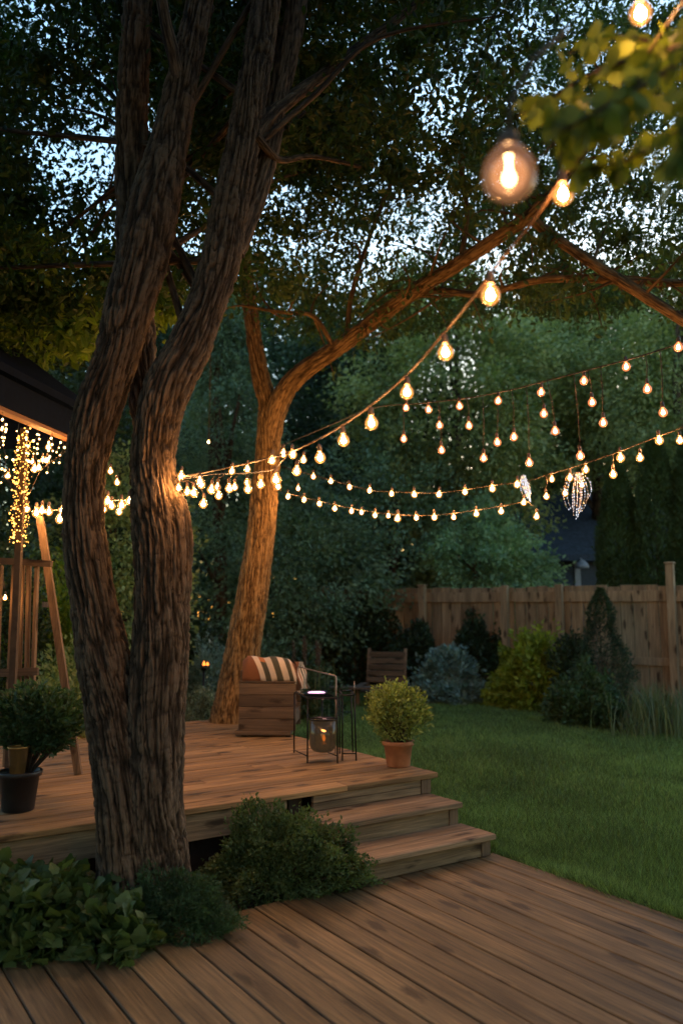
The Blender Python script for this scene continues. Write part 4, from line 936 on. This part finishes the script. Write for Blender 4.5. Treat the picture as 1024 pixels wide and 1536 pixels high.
# steep shingled skirt whose lower edge overhangs the fascia
lo = [Vector((v.x, v.y, Ez + z)) for v, z in zip(p, zl)]; hi = [v + Vector((0, 0, .05)) for v in lo]
b.add(lo + hi, [(3, 2, 1, 0), (4, 5, 6, 7), (0, 1, 5, 4), (1, 2, 6, 5), (2, 3, 7, 6), (3, 0, 4, 7)]); b.build('roof', M['roofdark'], pv, True)
b = MB(); e = s1 - dirp * .03; b.add([e + nl * .055 + Vector((0, 0, 0)), e + nl * 1.5, e + nl * 1.5 + Vector((0, 0, 1.3)), e + nl * .055 + Vector((0, 0, .2)), e + nl * .055 - dirp * .03, e + nl * 1.5 - dirp * .03, e + nl * 1.5 - dirp * .03 + Vector((0, 0, 1.3)), e + nl * .055 - dirp * .03 + Vector((0, 0, .2))], [(0, 1, 2, 3), (7, 6, 5, 4), (0, 3, 7, 4), (3, 2, 6, 7), (1, 0, 4, 5), (2, 1, 5, 6)]); b.build('gable_board', M['roofdark'], pv, True)
post_top = at(37, 640, 5.35); px_, py_ = post_top.x, 5.35
b = MB(); b.box(px_ - .02, px_ + .02, py_ - .02, py_ + .02, DZ, Ez - .027, None, .005); b.build('post', M['twig'], pv, True)

# ================================================================= FAIRY LIGHTS
me_f = bpy.data.meshes.new('fairy_bulb'); bb = MB(); bb.lathe([(0, -1), (.7, -.7), (1, 0), (.7, .7), (0, 1)], 6); me_f = bb.mesh('fairy_bulb'); me_f.materials.append(M['fairy']); me_g = bb.mesh('fairy_bulb'); me_g.materials.append(M['fairygold'])
def fairy(parent, p, r, me=None):
    o = bpy.data.objects.new('bulb', me or me_f); C.objects.link(o); o.parent = parent; o.location = Vector(p) - parent.location; o.scale = (r, r, r); return o
rng_ = random.Random(5)
fc = empty('fairy_light_curtain', E0 + dirp * .3, 'curtain of tiny warm fairy lights hanging from the pavilion eave', 'fairy lights')
b = MB(); cnt = 0
for i in range(22):
    t = -.25 + i * .068; top = E0 + dirp * t + nl * rng_.uniform(.03, .14); top.z = Ez - .02; Ln = rng_.uniform(.10, .34) * (1.25 if t < .6 else .75); pts = [top]; nb = 5 if t < .75 else 3
    for k in range(1, nb + 1): pts.append(top + Vector((rng_.uniform(-.02, .02), rng_.uniform(-.02, .02), -Ln * k / nb)))
    b.tube(pts, .0016, 4)
    for p in pts[1:]:
        if cnt < 98: fairy(fc, p + Vector((rng_.uniform(-.01, .01), 0, 0)), rng_.uniform(.004, .009)); cnt += 1
b.build('wire', M['cabledark'], fc, True)
fw = empty('fairy_light_wrap', (px_, py_, 1.8), 'glittering fairy lights wound densely round the pavilion post', 'fairy lights')
pts = []; bots = []; zt0, zt1 = at(30, 812, 5.35).z, at(37, 650, 5.35).z; extra = []
for i in range(420):
    t = i / 420; a = t * 2 * math.pi * 21 + rng_.uniform(-.5, .5); rr = .028 + .03 * rng_.random() ** 2 + .025 * (1 - t) * rng_.random()
    pts.append(Vector((px_ + rr * math.cos(a), py_ + rr * math.sin(a), zt0 + (zt1 - zt0) * t + rng_.uniform(-.035, .035))))
b = MB(); b.tube(pts, .0016, 4); b.build('wire', M['cabledark'], fw, True)
vis = [p for p in pts if p.y < py_ + .01]; rng_.shuffle(vis)
for p in vis[:98]: fairy(fw, p, rng_.uniform(.003, .0075), me_g)
V = []; Fx = []; tv = np.array([tuple(v.co) for v in me_f.vertices]); tp_ = [tuple(p.vertices) for p in me_f.polygons]
bx_ = MB()
for p in vis[98:] + [p for p in pts if p.y >= py_ + .01]:
    r_ = rng_.uniform(.0015, .0035); bx_.add([p + Vector(v) * r_ for v in tv], tp_)
o = bx_.build('small_bulb', M['fairygold'], fw, True); o['kind'] = 'stuff'

# ================================================================= STRING LIGHTS
def mk_bulb_meshes():
    g = MB(); g.lathe([(0, -1.02), (.45, -.93), (.82, -.6), (1, -.12), (.95, .3), (.72, .72), (.44, 1.05), (.34, 1.28), (0, 1.28)], 18)
    c = MB(); c.lathe([(0, -.50), (.30, -.38), (.42, -.1), (.34, .25), (.16, .6), (0, .75)], 10)
    s = MB(); s.lathe([(0, 1.2), (.36, 1.2), (.40, 1.3), (.40, 2.15), (.30, 2.45), (.12, 2.6), (0, 2.6)], 12)
    return g, c, s
g_, c_, s_ = mk_bulb_meshes()
BM = {}
for key, sh, co in (('warm', 'shell', 'core'), ('rosy', 'shellred', 'corered')):
    a_ = g_.mesh('bulb_glass'); a_.materials.append(M[sh]); c2 = c_.mesh('bulb_filament'); c2.materials.append(M[co]); d_ = s_.mesh('bulb_socket'); d_.materials.append(M['socket']); BM[key] = (a_, c2, d_)
def string_light(label, base, cable_pts, bulbs, kind, cable_r=.004, cat='string lights', mat='cable'):
    """cable_pts: world points; bulbs: (world point, radius, attach world point or None)"""
    root = empty('string_light', base, label, cat)
    K = catmull([(p.x, p.y, p.z) for p in cable_pts], 8); b = MB(); b.tube([Vector(k) for k in K], cable_r, 6); b.build('cable', M[mat], root, True)
    for p, r in bulbs:
        d2 = np.linalg.norm((K - np.array(p))[:, :2], axis=1) + np.where(K[:, 2] < p.z, 5, 0); q = Vector(K[int(np.argmin(d2))])
        bo = bpy.data.objects.new('bulb', BM[kind][0]); C.objects.link(bo); bo.parent = root; bo.location = p - Vector(base); bo.scale = (r, r, r); bo.rotation_euler = (random.uniform(-.08, .08), random.uniform(-.08, .08), 0)
        for nm, me in (('filament', BM[kind][1]), ('socket', BM[kind][2])):
            o = bpy.data.objects.new(nm, me); C.objects.link(o); o.parent = bo
        top = p + Vector((0, 0, r * 2.5))
        if (q - top).length > .03 and q.z > top.z:
            b = MB(); b.tube([q, q.lerp(top, .5) + Vector((.006, 0, -.004)), top], max(.0018, cable_r * .6), 5); c = link('drop_cord', b.mesh('drop_cord'), M[mat]); c.parent = bo
            c.matrix_parent_inverse = (Matrix.Translation(bo.location + Vector(base)) @ bo.rotation_euler.to_matrix().to_4x4() @ Matrix.Diagonal((r, r, r, 1))).inverted()
    return root
def dl(pts):                                               # depth along px for cables: list (px,py,Y)
    return [at(*p) for p in pts]
main_c = dl([(1120, -140, 1.35), (1040, -20, 1.5), (985, 60, 1.65), (925, 150, 1.75), (850, 256, 1.9), (800, 330, 2.0), (752, 388, 2.1), (722, 430, 2.2), (665, 500, 2.45), (612, 560, 2.7), (556, 608, 3.0), (500, 646, 3.3), (440, 676, 3.55), (380, 693, 3.75), (310, 708, 4.0), (264, 717, 4.14)])
def B(px, py, Y, w): return (at(px, py, Y), w * 1.2 / 2 * Y / F_PX)
mainb = [(960, 20, 1.62, 29), (844, 292, 1.9, 27), (735, 443, 2.14, 25), (668, 529, 2.42, 20), (610, 589, 2.7, 17), (557, 635, 2.98, 17), (515, 661, 3.2, 15), (480, 687, 3.4, 14), (439, 682, 3.55, 11), (408, 691, 3.66, 11), (371, 704, 3.75, 9), (348, 707, 3.82, 9), (300, 722, 4.02, 10), (272, 714, 4.1, 10)]
string_light('thick string of large bulbs climbing from the big tree to the top right corner', main_c[-1], main_c, [B(*x) for x in mainb], 'warm', .0048)
ec = dl([(266, 719, 4.25), (322, 711, 4.7), (360, 710, 5.3), (388, 708, 5.9), (412, 703, 6.6), (425, 690, 7.3), (432, 684, 7.8)])
eb = [(268, 732, 4.1, 9), (291, 740, 4.3, 11), (302, 727, 4.5, 11), (281, 738, 4.25, 10), (305, 756, 4.4, 11), (317, 735, 4.7, 11), (328, 744, 4.8, 10), (326, 731, 4.9, 9), (344, 733, 5.1, 11), (352, 731, 5.2, 9), (371, 724, 5.6, 9), (372, 734, 5.6, 11), (391, 716, 6.0, 8), (391, 727, 6.0, 11), (414, 720, 6.6, 14), (417, 730, 6.7, 9), (445, 707, 6.3, 12), (425, 681, 7.2, 10), (455, 690, 6.4, 9)]
string_light('tangled string of warm bulbs stretched between the big tree and the leaning tree', ec[0], ec, [B(*x) for x in eb], 'warm', .004)
cc_ = dl([(424, 700, 7.95), (445, 706, 7.8), (496, 720, 7.5), (555, 735, 7.2), (600, 738, 7.0), (660, 739, 6.8), (738, 728, 6.5), (788, 722, 6.3), (824, 711, 6.1), (871, 697, 5.9), (918, 681, 5.7), (965, 663, 5.5), (1024, 640, 5.3), (1140, 590, 5.0)])
cb = [(470, 715, 7.65, 7), (496, 722, 7.5, 7), (524, 731, 7.35, 7), (554, 736, 7.2, 7), (587, 741, 7.05, 7), (621, 742, 6.9, 8), (658, 742, 6.8, 8), (697, 738, 6.65, 8), (738, 733, 6.5, 9), (775, 727, 6.35, 9), (827, 719, 6.1, 8), (854, 717, 6.0, 9), (878, 705, 5.9, 9), (930, 687, 5.65, 11), (959, 687, 5.5, 10), (988, 661, 5.4, 11), (1019, 661, 5.3, 10), (819, 745, 6.1, 8), (847, 740, 6.0, 8), (872, 728, 5.9, 7), (919, 712, 5.7, 10)]
string_light('upper thin string of small bulbs sagging from the leaning tree to the right edge', cc_[0], cc_, [B(*x) for x in cb], 'warm', .0032)
dc = dl([(418, 736, 8.0), (432, 740, 7.9), (480, 752, 7.6), (535, 764, 7.3), (585, 771, 7.1), (649, 773, 6.9), (715, 765, 6.6), (752, 759, 6.4), (790, 752, 6.3)])
db = [(432, 745, 7.9, 7), (456, 750, 7.75, 7), (479, 756, 7.6, 7), (502, 763, 7.45, 7), (527, 767, 7.3, 7), (542, 769, 7.25, 6), (562, 773, 7.2, 7), (582, 774, 7.1, 6), (596, 778, 7.0, 9), (624, 777, 6.95, 7), (651, 776, 6.9, 8), (680, 776, 6.75, 7), (714, 771, 6.6, 8), (751, 767, 6.4, 8), (785, 754, 6.3, 8), (804, 775, 6.25, 8), (447, 733, 7.8, 6)]
string_light('lower thin string of small bulbs ending at the left crystal tassel', dc[0], dc, [B(*x) for x in db], 'warm', .003)
bc = dl([(424, 668, 7.95), (490, 640, 7.2), (560, 612, 6.6), (630, 605, 6.2), (700, 597, 5.9), (760, 586, 5.6), (820, 571, 5.3), (900, 550, 5.0), (960, 534, 4.8), (1024, 513, 4.6), (1140, 470, 4.3)])
bbp = [(145, 277), (217, 283), (315, 272), (437, 255), (573, 228), (709, 192), (843, 147), (1008, 85), (138, 376), (252, 333), (258, 412), (345, 334), (391, 437), (435, 387), (487, 370), (536, 452), (582, 296), (618, 351), (735, 260), (770, 325), (698, 430), (910, 218), (960, 292)]
bbl = []
for x, y in bbp:
    X, Yp = 540 + x / 2.116, 480 + y / 2.116; bbl.append((X, Yp + 1, float(np.interp(X, [560, 700, 900, 1024], [6.6, 5.9, 5.0, 4.6])), 9 + 2.4 * (X - 600) / 400))
string_light('dark string with rosy bulbs dropped on cords in three tiers across the upper right', bc[0], bc, [B(*x) for x in bbl], 'rosy', .0045, mat='cabledark')
fcb = dl([(60, 768, 5.75), (100, 763, 5.5), (135, 757, 5.2), (165, 751, 4.9), (185, 750, 4.6), (204, 752, 4.35)])
fb_ = [(41, 764, 5.8, 9), (55, 770, 5.75, 11), (63, 766, 5.7, 10), (74, 768, 5.6, 10), (94, 765, 5.5, 9), (90, 779, 5.5, 11), (156, 764, 5.0, 9), (162, 752, 4.9, 11), (168, 759, 4.8, 10), (183, 758, 4.6, 11), (179, 768, 4.6, 9), (195, 752, 4.4, 10), (166, 707, 5.6, 8), (176, 724, 5.6, 8)]
string_light('short string of warm bulbs from the ladder top to the big tree', fcb[0], fcb, [B(*x) for x in fb_], 'warm', .0035)
gc = dl([(44, 742, 5.6), (62, 706, 5.6), (90, 684, 5.6), (108, 668, 5.65)])
string_light('thin wire with a few bulbs rising from the ladder top to the pavilion eave', gc[0], gc, [B(*x) for x in ((49, 693, 5.6, 7), (52, 704, 5.6, 9), (58, 702, 5.6, 8), (65, 690, 5.6, 7), (70, 691, 5.6, 7), (73, 671, 5.6, 8), (12, 714, 5.5, 8))], 'warm', .0022)
sb = at(313, 663, 7.6); string_light('single small bulb on a cord between the two garden trees', sb + Vector((0, 0, .5)), [sb + Vector((-.02, 0, 1.9)), sb + Vector((0, 0, 1.2)), sb + Vector((0, 0, .5))], [(sb, .016)], 'warm', .002)
sb = at(8, 897, 5.35); string_light('single small bulb hanging on the slatted screen at the left edge', sb + Vector((0, 0, .1)), [at(2, 846, 5.44), at(5, 865, 5.38), at(8, 884, 5.35)], [(sb, .017)], 'warm', .0022)
# big clear globe near the lens
gp = at(763, 262, 1.27); gr = 43 * 1.27 / F_PX
gb = empty('globe_bulb', gp, 'very large clear glass globe bulb hanging closest to the camera', 'bulb')
b = MB(); b.lathe([(0, -1), (.35, -.95), (.68, -.75), (.92, -.42), (1, -.02), (.94, .38), (.72, .76), (.48, 1.02), (.34, 1.14), (.33, 1.12), (.46, .99), (.70, .74), (.92, .37), (.98, -.02), (.9, -.41), (.66, -.73), (.34, -.93), (0, -.98)], 48)
o = b.build('glass', M['shellbig'], gb); o.scale = (gr, gr, gr)
b = MB(); b.lathe([(0, -.42), (.16, -.34), (.22, -.18), (.18, .0), (.10, .10), (.07, .5), (.13, .75), (.10, .95), (0, 1.0)], 16); o = b.build('filament', M['corebig'], gb); o.scale = (gr, gr, gr)
b = MB(); b.lathe([(0, 1.1), (.35, 1.1), (.40, 1.18), (.39, 1.45), (.33, 1.6), (0, 1.62)], 24); o = b.build('socket', M['socket'], gb); o.scale = (gr, gr, gr)
b = MB(); b.tube([(0, 0, gr * 1.6), (.01, .01, .14), (.05, .02, .22), (.12, .05, .30)], .004, 6); b.build('cord', M['cable'], gb)

# ================================================================= CRYSTAL TASSELS
def tassel(px, py, Y, h, w, label, seed, lean):
    rg = random.Random(seed); top = at(px, py, Y); root = empty('crystal_tassel', top, label, 'tassel'); bw = MB(); bd = MB(); be = MB()
    for i in range(16):
        a = rg.uniform(0, 6.28); rr = w * rg.uniform(.3, 1); L = h * rg.uniform(.62, 1); pts = []
        for k in range(9):
            t = k / 8; pts.append(Vector((rr * math.sin(.25 + t * 2.3) * math.cos(a) + lean * t, rr * math.sin(.25 + t * 2.3) * math.sin(a), -L * t)))
        bw.tube(pts, .0010, 4)
        for k in range(1, 15):
            t = k / 14; p = Vector((rr * math.sin(.25 + t * 2.3) * math.cos(a) + lean * t, rr * math.sin(.25 + t * 2.3) * math.sin(a), -L * t)) + Vector((rg.uniform(-.003, .003),) * 3)
            r = rg.uniform(.0025, .0055); (be if rg.random() < .55 else bd).lathe([(0, -r * 1.4), (r, 0), (0, r * 1.4)], 5, p)
    bw.build('wire', M['rod'], root); o = be.build('light_bead', M['crystal'], root); o['kind'] = 'stuff'; o = bd.build('clear_bead', M['crystaldim'], root); o['kind'] = 'stuff'
    return root
tassel(784, 712, 6.3, .22, .05, 'smaller crystal bead tassel hanging left of the dark house', 1, .035)
tassel(865, 708, 5.9, .36, .11, 'larger spreading crystal bead tassel hanging in front of the dark house', 2, -.02)

# ================================================================= small orange flame lamp in the bed
fl = at(306, 1000, 9.4); r = empty('garden_torch', (fl.x, 9.4, -.05), 'small garden torch with an orange flame behind the grey green shrub', 'torch')
b = MB(); b.tube([(0, 0, 0), (0, 0, fl.z + .02)], .012, 8); b.lathe([(0, -.02), (.03, -.02), (.04, .03), (0, .03)], 14, (0, 0, fl.z + .03)); b.build('stake', M['black'], r)
b = MB(); b.lathe([(0, 0), (.026, .012), (.022, .035), (.008, .07), (0, .085)], 10, (.0, 0, fl.z + .06), Matrix.Scale(.7, 3)); b.lathe([(0, 0), (.018, .01), (.012, .03), (0, .045)], 8, (.04, 0, fl.z + .06)); b.build('flame', emis('torch_flame_glow', (1, .20, .03), .7), r)

# ================================================================= OVERHANGING BRANCH near the lens (top right)
ob = empty('overhanging_branch', at(1060, 40, 1.5), 'out of focus leafy branch hanging into the top right corner', 'branch')
rng = np.random.default_rng(91); tw = [[(1180, 20, 1.55), (1060, 70, 1.5), (960, 130, 1.45), (880, 175, 1.42), (815, 215, 1.4)], [(1180, 60, 1.5), (1080, 140, 1.6), (1010, 200, 1.62), (940, 240, 1.6), (870, 255, 1.58)],
        [(1060, 60, 1.5), (980, 80, 1.7), (900, 105, 1.8), (820, 150, 1.85), (775, 175, 1.85)], [(1080, 90, 1.6), (1050, 150, 1.4), (1020, 215, 1.38), (1008, 250, 1.36)], [(960, 120, 1.45), (915, 160, 1.5), (850, 200, 1.5), (838, 250, 1.52)], [(1180, 60, 1.9), (1080, 130, 1.9), (960, 150, 1.95), (860, 190, 2.0), (800, 245, 2.0)],
        [(1120, -40, 1.7), (1020, 60, 1.8), (930, 55, 1.85), (850, 80, 1.9)]]
b = MB(); P = []; T = []
for k_ in tw:
    K = catmull([tuple(at(*q)) for q in k_], 14); b.tube([Vector(q) for q in K], [float(x) for x in np.linspace(.008, .002, len(K))], 6)
    for i in range(3, len(K)):
        for r_ in range(2 if i % 2 else 1):
            P.append(K[i] + rng.normal(size=3) * .018); d = norm((K[min(i + 1, len(K) - 1)] - K[i - 1])[None])[0]; T.append(d * .4 + rng.normal(size=3) * .55 + np.array([0, 0, -.75]))
b.build('twig', M['twig'], ob, True)
P = np.array(P); T = np.array(T); x_, y_, d_ = proj(P); kk = ~((np.hypot(x_ - 760, y_ - 262) < 95)); P, T = P[kk], T[kk]
nr = rand_dirs(rng, len(P)); nr[:, 1] -= .8
link('leaf', leaves_mesh('leaf', P, T, nr, 0.050 * rng.uniform(.65, 1.25, len(P)), T_BROAD), M['l_near'], ob, True)['kind'] = 'stuff'
# ================================================================= WORLD, SUN, CAMERA
SUN_EL, SUN_ROT = 6.0, 20.0
w = bpy.data.worlds.new('World'); bpy.context.scene.world = w; w.use_nodes = True; nt = w.node_tree
bg = nt.nodes['Background']; sk = nt.nodes.new('ShaderNodeTexSky'); sk.sky_type = 'NISHITA'; sk.sun_disc = False
sk.sun_elevation = math.radians(SUN_EL); sk.sun_rotation = math.radians(SUN_ROT); sk.air_density = 1.3; sk.dust_density = .6; sk.ozone_density = 2.5
nt.links.new(sk.outputs[0], bg.inputs[0]); bg.inputs[1].default_value = SKY if 'SKY' in globals() else .15
sl = bpy.data.lights.new('sun', 'SUN'); sl.energy = .12; sl.angle = math.radians(12); sl.color = (1, .9, .8)
so = bpy.data.objects.new('sun', sl); C.objects.link(so)
d = Vector((math.sin(math.radians(SUN_ROT)) * math.cos(math.radians(SUN_EL)), math.cos(math.radians(SUN_ROT)) * math.cos(math.radians(SUN_EL)), math.sin(math.radians(SUN_EL))))
so.rotation_euler = d.to_track_quat('Z', 'Y').to_euler()
cam = bpy.data.cameras.new('camera'); co = bpy.data.objects.new('camera', cam); C.objects.link(co)
co.location = CAM; co.rotation_euler = (math.pi / 2 + TH, 0, 0)
cam.sensor_fit = 'VERTICAL'; cam.sensor_height = 36; cam.lens = F_PX / 1536 * 36; cam.clip_end = 600; cam.clip_start = .05
cam.dof.use_dof = True; cam.dof.focus_distance = 4.9; cam.dof.aperture_fstop = 1.5
S = bpy.context.scene; S.camera = co
S.view_settings.view_transform = 'Standard'; S.view_settings.look = 'None'; S.view_settings.exposure = 2.5; S.view_settings.gamma = 1
S.cycles.use_denoising = True; S.cycles.max_bounces = 6; S.cycles.diffuse_bounces = 3; S.cycles.transparent_max_bounces = 12
S.cycles.sample_clamp_indirect = 4; S.cycles.use_light_tree = True; S.cycles.caustics_reflective = False; S.cycles.caustics_refractive = False
